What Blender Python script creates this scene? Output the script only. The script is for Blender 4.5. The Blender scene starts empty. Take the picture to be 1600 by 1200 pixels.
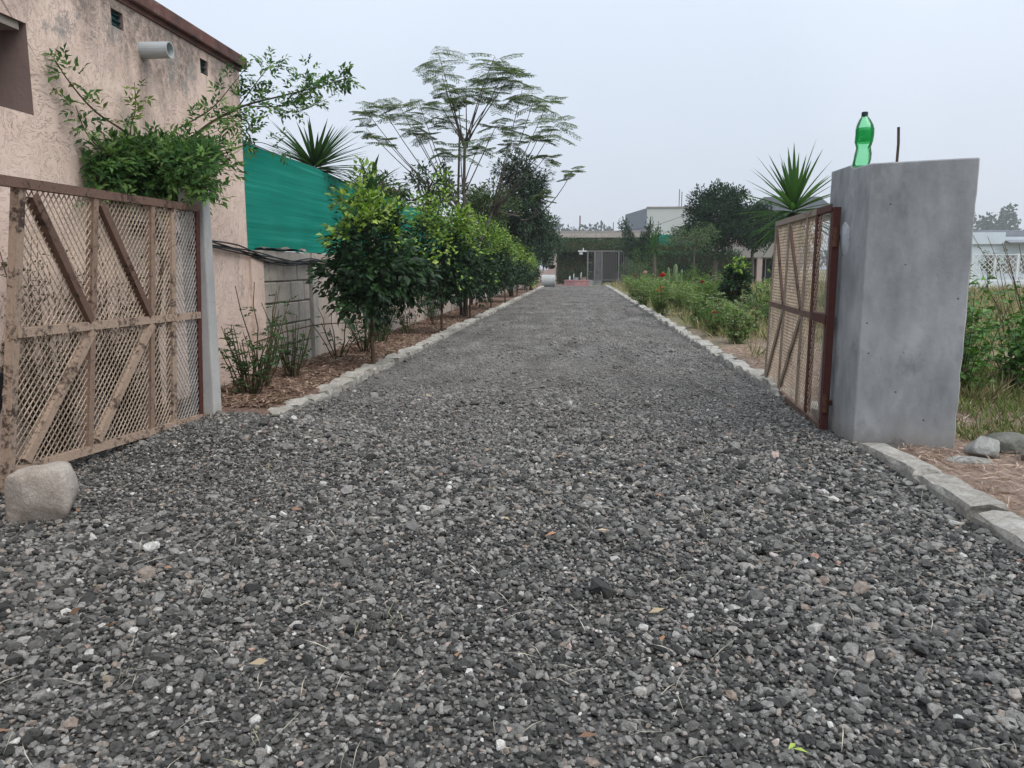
import bpy, math, random
import numpy as np
from mathutils import Vector, Matrix

C = bpy.context.scene.collection
S = bpy.context.scene
R = math.radians

# ------------------------------------------------------------------ camera
CAM_H = 1.1
cam_d = bpy.data.cameras.new('camera'); cam = bpy.data.objects.new('camera', cam_d); C.objects.link(cam)
cam_d.sensor_width = 36; cam_d.lens = 36 * 1202 / 1600; cam_d.clip_start = 0.05; cam_d.clip_end = 3000
PITCH, YAW = 8.517, 4.938
cam.location = (0, 0, CAM_H); cam.rotation_euler = (R(90 - PITCH), 0, R(YAW)); S.camera = cam

# ------------------------------------------------------------------ world, sun, exposure
w = bpy.data.worlds.new('World'); S.world = w; w.use_nodes = True
nt = w.node_tree; nt.nodes.clear()
SUN_EL, SUN_AZ = 52, 125          # azimuth clockwise from +Y (behind the camera, to the right)
sky = nt.nodes.new('ShaderNodeTexSky'); sky.sky_type = 'NISHITA'; sky.sun_disc = False
sky.sun_elevation = R(SUN_EL); sky.sun_rotation = R(SUN_AZ); sky.dust_density = 3; sky.air_density = 1.2
geo = nt.nodes.new('ShaderNodeNewGeometry'); sep = nt.nodes.new('ShaderNodeSeparateXYZ')
nt.links.new(geo.outputs['Incoming'], sep.inputs[0])
ab = nt.nodes.new('ShaderNodeMath'); ab.operation = 'ABSOLUTE'; nt.links.new(sep.outputs['Z'], ab.inputs[0])
ramp = nt.nodes.new('ShaderNodeValToRGB')
ramp.color_ramp.elements[0].color = (0.44, 0.472, 0.535, 1); ramp.color_ramp.elements[0].position = 0.0
ramp.color_ramp.elements[1].color = (0.86, 0.98, 1.12, 1); ramp.color_ramp.elements[1].position = 1.0
nt.links.new(ab.outputs[0], ramp.inputs[0])
sc_ = nt.nodes.new('ShaderNodeVectorMath'); sc_.operation = 'SCALE'; sc_.inputs['Scale'].default_value = 10.0
cl = nt.nodes.new('ShaderNodeTexNoise'); cl.inputs['Scale'].default_value = 2.2; cl.inputs['Detail'].default_value = 4; nt.links.new(geo.outputs['Incoming'], cl.inputs['Vector'])
clr = nt.nodes.new('ShaderNodeValToRGB'); clr.color_ramp.elements[0].position = .35; clr.color_ramp.elements[0].color = (.955, .96, .97, 1); clr.color_ramp.elements[1].position = .68; clr.color_ramp.elements[1].color = (1.045, 1.035, 1.03, 1); nt.links.new(cl.outputs[0], clr.inputs[0])
cm = nt.nodes.new('ShaderNodeMix'); cm.data_type = 'RGBA'; cm.blend_type = 'MULTIPLY'; cm.inputs[0].default_value = 1; nt.links.new(ramp.outputs[0], cm.inputs[6]); nt.links.new(clr.outputs[0], cm.inputs[7])
nt.links.new(cm.outputs[2], sc_.inputs[0])
mx = nt.nodes.new('ShaderNodeMix'); mx.data_type = 'RGBA'; mx.inputs[0].default_value = 0.9
nt.links.new(sky.outputs[0], mx.inputs[6]); nt.links.new(sc_.outputs[0], mx.inputs[7])
bg = nt.nodes.new('ShaderNodeBackground'); bg.inputs[1].default_value = 0.1
nt.links.new(mx.outputs[2], bg.inputs[0])
wo = nt.nodes.new('ShaderNodeOutputWorld'); nt.links.new(bg.outputs[0], wo.inputs[0])

sd = bpy.data.lights.new('sun', 'SUN'); sd.energy = 1.5; sd.angle = R(50); sd.color = (1, 0.95, 0.87)
sun = bpy.data.objects.new('sun', sd); C.objects.link(sun)
sv = Vector((math.sin(R(SUN_AZ)) * math.cos(R(SUN_EL)), math.cos(R(SUN_AZ)) * math.cos(R(SUN_EL)), math.sin(R(SUN_EL))))
sun.rotation_euler = sv.to_track_quat('Z', 'Y').to_euler(); sun.location = (5, -5, 12)

S.view_settings.view_transform = 'Standard'; S.view_settings.look = 'None'
S.view_settings.exposure = 0.6; S.view_settings.gamma = 1; S.view_settings.use_curve_mapping = False
S.cycles.max_bounces = 6; S.cycles.transparent_max_bounces = 12; S.cycles.volume_bounces = 1
S.cycles.volume_step_rate = 4

# ------------------------------------------------------------------ helpers
random.seed(7)
RNG = np.random.default_rng(11)
_p = R(PITCH); _y = R(YAW)
_fw = Vector((-math.sin(_y) * math.cos(_p), math.cos(_y) * math.cos(_p), -math.sin(_p)))
_rt = Vector((math.cos(_y), math.sin(_y), 0)); _up = _rt.cross(_fw)

def at(x, y, Y):
    """world point seen at photo pixel (x, y) at the distance Y down the drive"""
    d = _fw * 1202 + _rt * (x - 800) - _up * (y - 600)
    return Vector((0, 0, CAM_H)) + d * (Y / d.y)

def vnoise(x, y, seed=0):
    x = np.asarray(x, float); y = np.asarray(y, float)
    xi = np.floor(x).astype(int); yi = np.floor(y).astype(int); fx = x - xi; fy = y - yi
    fx = fx * fx * (3 - 2 * fx); fy = fy * fy * (3 - 2 * fy)
    def h(a, b):
        n = (a * 374761393 + b * 668265263 + seed * 1442695041) & 0xffffffff
        n = ((n ^ (n >> 13)) * 1274126177) & 0xffffffff
        return ((n ^ (n >> 16)) & 0xffff) / 65535.0
    return (h(xi, yi) * (1 - fx) + h(xi + 1, yi) * fx) * (1 - fy) + (h(xi, yi + 1) * (1 - fx) + h(xi + 1, yi + 1) * fx) * fy

def gz(x, y):                                     # gravel surface height
    x = np.asarray(x, float); y = np.asarray(y, float)
    amp = np.where(y < 6.5, 1.0, 0.45)
    h = 0.03 * (vnoise(x * 1.3, y * 1.3, 3) - .5) + 0.022 * (vnoise(x * 4, y * 4, 5) - .5)
    bank = 0.06 * np.exp(-((x + 2.3) ** 2) / .25 - ((y - 4.9) ** 2) / .6) + 0.03 * np.exp(-((x - 1.5) ** 2) / .05 - ((y - 5.6) ** 2) / 1.2)
    return h * amp + bank + 0.02

class MB:
    def __init__(s): s.V = []; s.F = []; s.K = []; s.n = 0
    def add(s, verts, faces, col=(1, 1, 1)):
        verts = np.asarray(verts, float).reshape(-1, 3); m = len(verts)
        s.V.append(verts)
        s.F.extend([tuple(int(i) + s.n for i in f) for f in faces])
        col = np.asarray(col, float)
        s.K.append(np.broadcast_to(col, (m, 3)) if col.ndim == 1 else col)
        s.n += m
        return s
    def box(s, c, d, rz=0, col=(1, 1, 1), jit=0, tilt=None):
        x, y, z = (v / 2 for v in d)
        v = np.array([(-x, -y, -z), (x, -y, -z), (x, y, -z), (-x, y, -z), (-x, -y, z), (x, -y, z), (x, y, z), (-x, y, z)])
        if jit: v = v + RNG.uniform(-jit, jit, v.shape)
        if tilt is not None: v = v @ np.array(Matrix.Rotation(tilt[0], 3, tilt[1])).T
        ca, sa = math.cos(rz), math.sin(rz)
        v = np.stack([v[:, 0] * ca - v[:, 1] * sa, v[:, 0] * sa + v[:, 1] * ca, v[:, 2]], 1) + np.array(c)
        return s.add(v, [(3, 2, 1, 0), (4, 5, 6, 7), (0, 1, 5, 4), (1, 2, 6, 5), (2, 3, 7, 6), (3, 0, 4, 7)], col)
    def box2(s, a, b, **k):
        a = np.array(a, float); b = np.array(b, float)
        return s.box((a + b) / 2, np.abs(b - a), **k)
    def bar(s, p0, p1, wd, dp, nrm, off=0, col=(1, 1, 1)):
        p0 = Vector(p0); p1 = Vector(p1); t = (p1 - p0).normalized(); n = Vector(nrm); n = (n - t * n.dot(t)).normalized(); b = t.cross(n)
        p0 = p0 + n * off; p1 = p1 + n * off
        v = [p + b * (i * wd / 2) + n * (j * dp / 2) for p in (p0, p1) for i, j in ((-1, -1), (1, -1), (1, 1), (-1, 1))]
        return s.add([tuple(q) for q in v], [(3, 2, 1, 0), (4, 5, 6, 7), (0, 1, 5, 4), (1, 2, 6, 5), (2, 3, 7, 6), (3, 0, 4, 7)], col)
    def angle(s, p0, p1, wd, nrm, side=1):         # L-shaped angle iron: one flange in the plane, one standing off it
        p0 = Vector(p0); p1 = Vector(p1); t = (p1 - p0).normalized(); n = Vector(nrm); n = (n - t * n.dot(t)).normalized(); b = t.cross(n) * side
        s.bar(p0, p1, wd, .006, nrm)
        e = b * (wd / 2 - .003)
        s.bar(p0 + e - n * (wd * .45), p1 + e - n * (wd * .45), .006, wd * .8, nrm)
        return s
    def tube(s, pts, rad, n=6, col=(1, 1, 1), cap=True):
        pts = [Vector(p) for p in pts]; m = len(pts)
        if not hasattr(rad, '__len__'): rad = [rad] * m
        V = []; prev = None
        for i, p in enumerate(pts):
            t = (pts[min(i + 1, m - 1)] - pts[max(i - 1, 0)])
            t = t.normalized() if t.length > 1e-9 else Vector((0, 0, 1))
            if prev is None:
                a = Vector((1, 0, 0)) if abs(t.x) < .8 else Vector((0, 1, 0)); u = (a - t * a.dot(t)).normalized()
            else:
                u = prev - t * prev.dot(t)
                u = u.normalized() if u.length > 1e-6 else t.orthogonal().normalized()
            prev = u; vv = t.cross(u)
            for k in range(n):
                a = 2 * math.pi * k / n
                V.append(tuple(p + (u * math.cos(a) + vv * math.sin(a)) * rad[i]))
        F = [(i * n + k, i * n + (k + 1) % n, (i + 1) * n + (k + 1) % n, (i + 1) * n + k) for i in range(m - 1) for k in range(n)]
        if cap: F += [tuple(range(n - 1, -1, -1)), tuple((m - 1) * n + k for k in range(n))]
        return s.add(V, F, col)
    def lathe(s, prof, n=16, c=(0, 0, 0), col=(1, 1, 1), squash=None):
        V = []
        for i, (r, z) in enumerate(prof):
            for k in range(n):
                a = 2 * math.pi * k / n
                V.append((c[0] + r * math.cos(a), c[1] + r * math.sin(a), c[2] + z))
        m = len(prof)
        F = [(i * n + k, i * n + (k + 1) % n, (i + 1) * n + (k + 1) % n, (i + 1) * n + k) for i in range(m - 1) for k in range(n)]
        F += [tuple(range(n - 1, -1, -1)), tuple((m - 1) * n + k for k in range(n))]
        return s.add(V, F, col)
    def leaves(s, pos, d, nrm, L, W, col, fold=.18, droop=.15, simple=False):
        pos = np.asarray(pos, float); n = len(pos)
        if n == 0: return s
        d = d / (np.linalg.norm(d, axis=1, keepdims=True) + 1e-9)
        nrm = nrm - d * np.sum(nrm * d, 1, keepdims=True); nrm = nrm / (np.linalg.norm(nrm, axis=1, keepdims=True) + 1e-9)
        b = np.cross(d, nrm)
        L = np.broadcast_to(np.asarray(L, float), (n,))[:, None]; W = np.broadcast_to(np.asarray(W, float), (n,))[:, None]
        o = pos; rt = pos + d * L * .45 + b * W * .5 + nrm * W * fold; lf = pos + d * L * .45 - b * W * .5 + nrm * W * fold
        tip = pos + d * L - nrm * L * droop; mid = pos + d * L * .5
        if simple: arr = np.stack([o, rt, tip, lf], 1); tm = [(0, 1, 3), (1, 2, 3)]; k = 4
        else: arr = np.stack([o, rt, tip, lf, mid], 1); tm = [(0, 1, 4), (1, 2, 4), (0, 4, 3), (4, 2, 3)]; k = 5
        F = (np.arange(n)[:, None, None] * k + np.array(tm)[None]).reshape(-1, 3) + s.n
        s.V.append(arr.reshape(-1, 3)); s.F.append(('arr', F)); s.K.append(np.repeat(np.broadcast_to(col, (n, 3)), k, 0)); s.n += n * k
        return s
    def mesh(s, name, origin=(0, 0, 0), smooth=False):
        me = bpy.data.meshes.new(name)
        V = (np.concatenate(s.V) if s.V else np.zeros((0, 3))) - np.array(origin)
        loops = []; starts = []; tot = []; st = 0
        for f in s.F:
            if f[0] == 'arr':
                a = f[1]; loops.append(a.reshape(-1)); m = len(a); starts.append(st + 3 * np.arange(m)); tot.append(np.full(m, 3)); st += 3 * m
            else:
                loops.append(np.array(f)); starts.append(np.array([st])); tot.append(np.array([len(f)])); st += len(f)
        L = np.concatenate(loops).astype(np.int32); ST = np.concatenate(starts).astype(np.int32)
        me.vertices.add(len(V)); me.vertices.foreach_set('co', V.astype(np.float32).ravel())
        me.loops.add(len(L)); me.loops.foreach_set('vertex_index', L)
        me.polygons.add(len(ST)); me.polygons.foreach_set('loop_start', ST)
        me.update(calc_edges=True)
        K = np.concatenate(s.K); a = me.color_attributes.new('col', 'FLOAT_COLOR', 'POINT')
        a.data.foreach_set('color', np.concatenate([K, np.ones((len(K), 1))], 1).astype(np.float32).ravel())
        me.polygons.foreach_set('use_smooth', np.full(len(ST), bool(smooth)))
        me.validate()
        return me
    def build(s, name, mat, parent=None, smooth=False, kind=None, label=None):
        org = root_of(parent).location if parent else (0, 0, 0)
        me = s.mesh(name, org, smooth); me.materials.append(mat)
        o = bpy.data.objects.new(name, me); C.objects.link(o)
        if parent: o.parent = parent
        if kind: o['kind'] = kind
        if label: o['label'] = label
        return o

def root_of(o):
    while o.parent: o = o.parent
    return o

def tag(o, label, cat, group=None, kind='thing'):
    o['label'] = label; o['category'] = cat
    if kind: o['kind'] = kind
    if group: o['group'] = group
    return o

def thing(name, label, cat, loc=(0, 0, 0), group=None):
    o = bpy.data.objects.new(name, None); C.objects.link(o); o.location = loc; o.empty_display_size = .1
    return tag(o, label, cat, group)

def mono(mb, name, mat, label, cat, loc, group=None, smooth=False):      # a thing that is one mesh
    me = mb.mesh(name, loc, smooth); me.materials.append(mat)
    o = bpy.data.objects.new(name, me); C.objects.link(o); o.location = loc
    return tag(o, label, cat, group)

def dup(o, loc=None, rz=None, scale=None, label=None, group=None, parent=None):
    c = o.copy(); C.objects.link(c)
    if parent: c.parent = parent
    if loc is not None: c.location = loc
    if rz is not None: c.rotation_euler = (0, 0, rz)
    if scale is not None: c.scale = scale if hasattr(scale, '__len__') else (scale,) * 3
    if label: c['label'] = label
    if group: c['group'] = group
    for ch in list(o.children): dup(ch, parent=c)
    return c

# ------------------------------------------------------------------ materials
class NT:
    def __init__(s, name):
        s.m = bpy.data.materials.new(name); s.m.use_nodes = True; s.t = s.m.node_tree
        s.b = s.t.nodes['Principled BSDF']; s.out = s.t.nodes['Material Output']; s._pos = None
    def node(s, ty, ins=None, **k):
        n = s.t.nodes.new(ty)
        for a, v in k.items(): setattr(n, a, v)
        for a, v in (ins or {}).items(): s.set(n.inputs[a], v)
        return n
    def set(s, sock, v):
        if isinstance(v, bpy.types.NodeSocket): s.t.links.new(v, sock)
        else:
            if hasattr(v, '__len__') and len(v) == 3 and sock.type == 'RGBA': v = (*v, 1)
            sock.default_value = v
    def pos(s):
        if not s._pos: s._pos = s.node('ShaderNodeNewGeometry').outputs['Position']
        return s._pos
    def mapped(s, scale=(1, 1, 1)):
        return s.node('ShaderNodeMapping', {'Vector': s.pos(), 'Scale': scale}).outputs[0]
    def noise(s, scale, detail=4, rough=.6, vec=None, dist=0):
        return s.node('ShaderNodeTexNoise', {'Vector': vec or s.pos(), 'Scale': scale, 'Detail': detail, 'Roughness': rough, 'Distortion': dist}).outputs[0]
    def voro(s, scale, vec=None, feature='F1', out='Distance'):
        return s.node('ShaderNodeTexVoronoi', {'Vector': vec or s.pos(), 'Scale': scale}, feature=feature).outputs[out]
    def ramp(s, fac, stops):
        n = s.node('ShaderNodeValToRGB', {'Fac': fac}); cr = n.color_ramp
        while len(cr.elements) < len(stops): cr.elements.new(.5)
        for e, (p, c) in zip(cr.elements, stops):
            e.position = p; e.color = (*c, 1) if hasattr(c, '__len__') else (c, c, c, 1)
        return n.outputs[0]
    def mix(s, f, a, b, mode='MIX'):
        n = s.node('ShaderNodeMix', data_type='RGBA', blend_type=mode)
        s.set(n.inputs[0], f); s.set(n.inputs[6], a); s.set(n.inputs[7], b); return n.outputs[2]
    def math(s, op, a, b=0.0, c=None):
        n = s.node('ShaderNodeMath', operation=op); s.set(n.inputs[0], a); s.set(n.inputs[1], b)
        if c is not None: s.set(n.inputs[2], c)
        return n.outputs[0]
    def sepz(s, ax='Z'): return s.node('ShaderNodeSeparateXYZ', {0: s.pos()}).outputs[ax]
    def bump(s, h, dist=.01, strength=1.0, prev=None):
        n = s.node('ShaderNodeBump', {'Height': h, 'Distance': dist, 'Strength': strength})
        if prev: s.set(n.inputs['Normal'], prev)
        s.set(s.b.inputs['Normal'], n.outputs[0]); return n.outputs[0]
    def base(s, c, rough=.8, spec=.3, metal=0):
        s.set(s.b.inputs['Base Color'], c); s.set(s.b.inputs['Roughness'], rough); s.set(s.b.inputs['Specular IOR Level'], spec); s.set(s.b.inputs['Metallic'], metal)
        return s

def m_simple(name, c, var=.25, scale=8, rough=.8, bump=.003, bscale=40, spec=.3):
    n = NT(name); c = np.array(c)
    f = n.noise(scale); col = n.ramp(f, [(.3, tuple(c * (1 - var))), (.7, tuple(np.minimum(c * (1 + var), .95)))])
    n.base(col, rough, spec)
    if bump: n.bump(n.noise(bscale), bump)
    return n.m

def m_leaf(name, trans=.25, rough=.5, tint=(1, 1, 1), spec=.3):
    n = NT(name); a = n.node('ShaderNodeAttribute', attribute_name='col').outputs['Color']
    a = n.mix(1.0, a, (*tint, 1), 'MULTIPLY')
    n.base(a, rough, spec)
    tr = n.node('ShaderNodeBsdfTranslucent', {'Color': n.mix(1.0, a, (1.5, 1.7, .8, 1), 'MULTIPLY')})
    ms = n.node('ShaderNodeMixShader', {0: trans, 1: n.b.outputs[0], 2: tr.outputs[0]})
    n.t.links.new(ms.outputs[0], n.out.inputs[0])
    return n.m

M = {}
M['leaf'] = m_leaf('leaf_green', .16)
M['leaf_matte'] = m_leaf('leaf_matte', .3, .65, spec=.15)
M['leaf_far'] = m_leaf('leaf_far', .08, .8, spec=.1)
M['straw'] = m_leaf('dry_straw', .1, .9, spec=.1)
def _bark(name, c):
    n = NT(name); v = n.mapped((18, 18, 4)); f = n.noise(1.5, 6, .7, v)
    n.base(n.ramp(f, [(.3, tuple(np.array(c) * .5)), (.7, tuple(np.array(c) * 1.3))]), .9, .15); n.bump(f, .01); return n.m
M['bark'] = _bark('bark_brown', (.11, .075, .05)); M['bark_grey'] = _bark('bark_grey', (.13, .11, .09)); M['twig'] = _bark('twig_olive', (.09, .075, .04))
M['twig_dry'] = _bark('twig_dry', (.10, .065, .045))

# house plaster: peach render with a raked, cracked surface, peeled grey patches and water stains high up
def plaster(name, weather):
    n = NT(name)
    warp = n.node('ShaderNodeVectorMath', {0: n.mapped((1, 1, 1)), 1: n.node('ShaderNodeVectorMath', {0: n.node('ShaderNodeTexNoise', {'Vector': n.pos(), 'Scale': 7.0}).outputs['Color'], 'Scale': .12}, operation='SCALE').outputs[0]}, operation='ADD').outputs[0]
    m1 = n.node('ShaderNodeMapping', {'Vector': warp, 'Scale': (17, 17, 48)}).outputs[0]
    m2 = n.node('ShaderNodeMapping', {'Vector': warp, 'Scale': (48, 48, 16)}).outputs[0]
    w1 = n.ramp(n.noise(1, 2, .5, m1), [(.535, 1), (.56, 0), (.585, 1)])
    w2 = n.ramp(n.noise(1, 2, .5, m2), [(.535, 1), (.56, 0), (.585, 1)])
    sel = n.ramp(n.noise(3.0, 2), [(.42, 0), (.55, 1)])
    worm = n.mix(sel, w1, w2)
    keep = n.ramp(n.noise(2.2, 3), [(.3, .35), (.55, 1)])
    worm = n.mix(n.math('MULTIPLY', keep, .9), (1, 1, 1, 1), worm)
    fine = n.noise(70, 5, .7)
    base = n.ramp(n.noise(3.5, 5, .65), [(.3, (.63, .48, .405)), (.7, (.75, .59, .505))])
    base = n.mix(n.math('MULTIPLY', n.math('SUBTRACT', 1.0, worm), .45), base, (.22, .15, .11, 1))
    if weather:
        z = n.sepz('Z')
        up = n.ramp(n.math('MULTIPLY_ADD', z, .6, -1.0), [(.30, 0), (.80, 1)])
        streak = n.noise(1, 5, .65, n.mapped((2.3, 2.3, .8)))
        st = n.ramp(n.math('ADD', streak, n.math('MULTIPLY', up, .40)), [(.60, 0), (.78, 1)])
        mot = n.ramp(n.noise(16, 6, .75), [(.35, .35), (.6, 1)]); st = n.math('MULTIPLY', st, mot)
        base = n.mix(n.math('MULTIPLY', st, .85), base, (.15, .125, .115, 1))
        peel = n.ramp(n.math('ADD', n.noise(3.0, 6, .7), n.math('MULTIPLY', up, .10)), [(.635, 0), (.70, 1)])
        base = n.mix(n.math('MULTIPLY', peel, .8), base, (.27, .255, .24, 1))
    else:
        st = n.ramp(n.noise(1, 5, .65, n.mapped((3, 3, 1.2))), [(.52, 0), (.75, 1)])
        base = n.mix(n.math('MULTIPLY', st, .5), base, (.36, .33, .30, 1))
    if weather:
        yy = n.sepz('Y'); dy = n.math('ABSOLUTE', n.math('ADD', n.math('SUBTRACT', yy, 5.66), n.math('MULTIPLY', n.math('SUBTRACT', n.noise(5, 3), .5), .12)))
        run = n.math('MULTIPLY', n.ramp(n.math('MULTIPLY', dy, 4), [(.10, 1), (.5, 0)]), n.math('MULTIPLY', n.ramp(n.math('MULTIPLY', n.sepz('Z'), .35), [(.55, 0), (.86, 1)]), n.ramp(n.math('MULTIPLY', n.sepz('Z'), .35), [(.915, 1), (.93, 0)])))
        base = n.mix(n.math('MULTIPLY', run, n.ramp(n.noise(1, 5, .7, n.mapped((9, 9, 2))), [(.3, .25), (.65, .85)])), base, (.15, .125, .115, 1))
        crk = n.ramp(n.voro(1.1, n.mapped((1, 1, 1)), 'DISTANCE_TO_EDGE'), [(.004, 0), (.009, 1)])
        base = n.mix(n.math('MULTIPLY', n.math('SUBTRACT', 1.0, crk), n.ramp(n.noise(1.3, 2), [(.5, 0), (.6, .7)])), base, (.12, .09, .08, 1))
    n.base(base, .92, .15)
    h = n.math('ADD', n.math('MULTIPLY', worm, .8), n.math('MULTIPLY', fine, .7))
    n.bump(h, .0055)
    return n.m
M['plaster'] = plaster('peach_plaster', True); M['plaster_low'] = plaster('peach_plaster_low', False)

def cement(name, c1, c2, stain=(.12, .12, .12), bump=.004, vs=(1.5, 1.5, .7), warm=None):
    n = NT(name)
    f = n.noise(1.6, 6, .62, n.mapped(vs)); col = n.ramp(f, [(.3, c1), (.68, c2)])
    s = n.ramp(n.noise(4.5, 6, .7, n.mapped((1, 1, .6))), [(.56, 0), (.75, 1)])
    col = n.mix(n.math('MULTIPLY', s, .6), col, (*stain, 1))
    if warm:
        low = n.ramp(n.math('ADD', n.sepz('Z'), n.math('MULTIPLY', n.noise(6, 4), .35)), [(.12, 1), (.45, 0)])
        col = n.mix(n.math('MULTIPLY', low, .55), col, (*warm, 1))
        sp_ = n.ramp(n.math('ADD', n.sepz('Z'), n.math('MULTIPLY', n.noise(9, 6, .7), .22)), [(.10, 1), (.24, 0)]); col = n.mix(n.math('MULTIPLY', sp_, .6), col, (.15, .125, .105, 1))
    pits = n.ramp(n.voro(9), [(.045, .3), (.06, 1)])
    col = n.mix(1.0, col, pits, 'MULTIPLY')
    n.base(col, .85, .25); n.bump(n.math('ADD', n.noise(30, 6, .7), n.math('MULTIPLY', n.noise(5, 3), 1.2)), bump)
    return n.m
M['cement'] = cement('pillar_cement', (.20, .208, .213), (.39, .40, .405), (.11, .11, .108), .0018, (2.8, 2.8, 1.3), warm=(.33, .30, .265))
M['mortar_patch'] = cement('mortar_patch', (.34, .37, .40), (.50, .53, .56), (.22, .24, .27), .01)
M['white_post'] = cement('pale_post_cement', (.30, .30, .295), (.44, .435, .42), (.26, .25, .24), .004, warm=(.60, .57, .53))
M['block'] = cement('grey_block', (.31, .28, .25), (.46, .42, .375), (.17, .155, .14), .014, (4, 4, 4))
M['block_light'] = cement('plastered_wall', (.36, .295, .25), (.50, .42, .365), (.20, .17, .15), .010, (2, 2, 1.5))
M['mortar'] = cement('dark_mortar', (.10, .095, .09), (.17, .16, .15), (.06, .06, .06), .01)
M['lintel'] = cement('lintel_concrete', (.26, .23, .20), (.36, .32, .28), (.16, .14, .13), .006)
M['reveal'] = cement('reveal_render', (.20, .145, .13), (.24, .18, .16), (.15, .11, .10), .003)
def _roof():
    n = NT('roof_slab_stained'); f = n.noise(3.5, 6, .7)
    col = n.ramp(f, [(.3, (.035, .03, .03)), (.45, (.10, .062, .055)), (.56, (.15, .075, .065)), (.72, (.20, .165, .15))]); n.base(col, .9, .15); n.bump(n.noise(25, 5), .008); return n.m
M['roofslab'] = _roof()
def _kerb():
    n = NT('kerb_stone'); r = n.node('ShaderNodeObjectInfo').outputs['Random']
    f = n.noise(9, 6, .7); col = n.ramp(f, [(.3, (.26, .24, .205)), (.52, (.46, .432, .385)), (.72, (.60, .575, .53))])
    col = n.mix(n.math('MULTIPLY', r, .35), col, (.40, .36, .31, 1))
    sp = n.ramp(n.noise(60, 4, .75), [(.35, .55), (.6, 1)]); col = n.mix(.7, col, sp, 'MULTIPLY')
    n.base(col, .9, .2); n.bump(n.noise(28, 7, .75), .02); return n.m
M['kerb'] = _kerb()
def _rock(name, c1, c2):
    n = NT(name); f = n.noise(7, 7, .72); col = n.ramp(f, [(.3, c1), (.65, c2)])
    sp = n.ramp(n.noise(70, 4, .8), [(.3, .5), (.55, 1)]); col = n.mix(.6, col, sp, 'MULTIPLY')
    n.base(col, .9, .2); n.bump(n.noise(30, 8, .78), .025); return n.m
M['rock'] = _rock('boulder_cream', (.40, .335, .285), (.66, .59, .525)); M['rock_grey'] = _rock('stone_grey', (.28, .285, .26), (.52, .52, .49))
M['rock_moss'] = _rock('stone_mossy', (.10, .11, .085), (.26, .26, .23)); M['rock_brown'] = _rock('stone_pink_brown', (.27, .21, .185), (.42, .35, .31))

def painted_iron(name, paint, rust, th):
    n = NT(name); f = n.noise(30, 8, .75); f2 = n.noise(5, 3, .6); f = n.math('ADD', n.math('MULTIPLY', f, .6), n.math('MULTIPLY', f2, .4)); g = n.noise(70, 5, .7)
    p = n.ramp(g, [(.3, tuple(np.array(paint) * .8)), (.7, tuple(np.array(paint) * 1.15))])
    rr = n.ramp(g, [(.3, tuple(np.array(rust) * .5)), (.7, tuple(np.array(rust) * 1.7))])
    mk = n.math('MULTIPLY', n.ramp(f, [(th - .02, 0), (th + .05, 1)]), .92)
    n.base(n.mix(mk, p, rr), .75, .3); n.bump(n.math('ADD', mk, g), .003); return n.m
M['iron'] = painted_iron('beige_paint_peeling', (.265, .18, .135), (.055, .026, .016), .555)
M['iron_brown'] = painted_iron('brown_paint_worn', (.15, .09, .065), (.04, .02, .014), .56)
M['iron_pale'] = painted_iron('pale_paint_peeling', (.36, .265, .20), (.04, .024, .02), .54)
M['iron_red'] = painted_iron('red_oxide_paint', (.085, .026, .02), (.12, .05, .03), .6)
M['iron_grey_brown'] = painted_iron('weathered_beige_paint', (.26, .205, .155), (.07, .04, .025), .58)
M['strand'] = m_simple('mesh_strand', (.36, .285, .22), .35, 6, .8, 0)
M['strand_grey'] = m_simple('mesh_strand_grey', (.30, .28, .26), .3, 6, .8, 0)
M['rust'] = m_simple('rusty_steel', (.10, .045, .025), .5, 30, .9, .002)
M['rebar'] = m_simple('rebar_brown', (.075, .05, .035), .4, 40, .9, .002)
M['pvc'] = m_simple('grey_pvc', (.40, .43, .44), .08, 6, .45, 0)
M['dark_in'] = m_simple('dark_inside', (.02, .02, .02), .2, 6, .9, 0)
M['teal_tile'] = m_simple('teal_vent', (.012, .055, .06), .5, 20, .4, .004)
M['cable'] = m_simple('black_cable', (.02, .02, .022), .3, 10, .55, 0)
M['black_plastic'] = m_simple('black_plastic', (.018, .02, .024), .4, 12, .5, .01)
M['brick'] = m_simple('brick_fragment', (.36, .27, .23), .3, 30, .9, .006)
M['brick_red'] = m_simple('brick_red', (.28, .13, .085), .3, 30, .9, .006)
M['pink'] = m_simple('pink_wash', (.42, .22, .21), .15, 3, .8, .003)
M['white'] = m_simple('white_wash', (.62, .65, .66), .1, 3, .8, .002)
M['white_blue'] = m_simple('pale_blue_white_wall', (.56, .62, .67), .06, 1, .8, .002)
M['whitebld'] = cement('far_white_wall', (.40, .43, .42), (.50, .53, .51), (.36, .38, .37), .004, (.15, .15, .15))
M['side_shade'] = m_simple('far_wall_painted_shade', (.22, .25, .28), .1, 2, .9, 0)  # side of the white building, its shade put into a darker grey
M['pinkwall'] = m_simple('pink_beige_wall', (.40, .31, .28), .1, 1, .9, 0)
M['greige'] = m_simple('greige_wall', (.27, .25, .235), .1, 1, .9, 0)
M['room_shade'] = m_simple('painted_room_shade', (.05, .05, .055), .2, 2, .9, 0)  # near-black colour painting in the shade of rooms and veranda
M['slate'] = m_simple('slate_roof', (.05, .054, .06), .3, 3, .7, .01)
M['sheetroof'] = m_simple('grey_sheet_roof', (.22, .23, .25), .12, 2, .6, 0)
M['grille'] = m_simple('grey_metal', (.17, .17, .165), .15, 6, .6, 0)
M['roller'] = m_simple('roller_concrete', (.36, .37, .355), .12, 5, .8, .004)
M['gate_door'] = m_simple('dark_grille_door', (.12, .11, .115), .3, 4, .6, 0)
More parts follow.
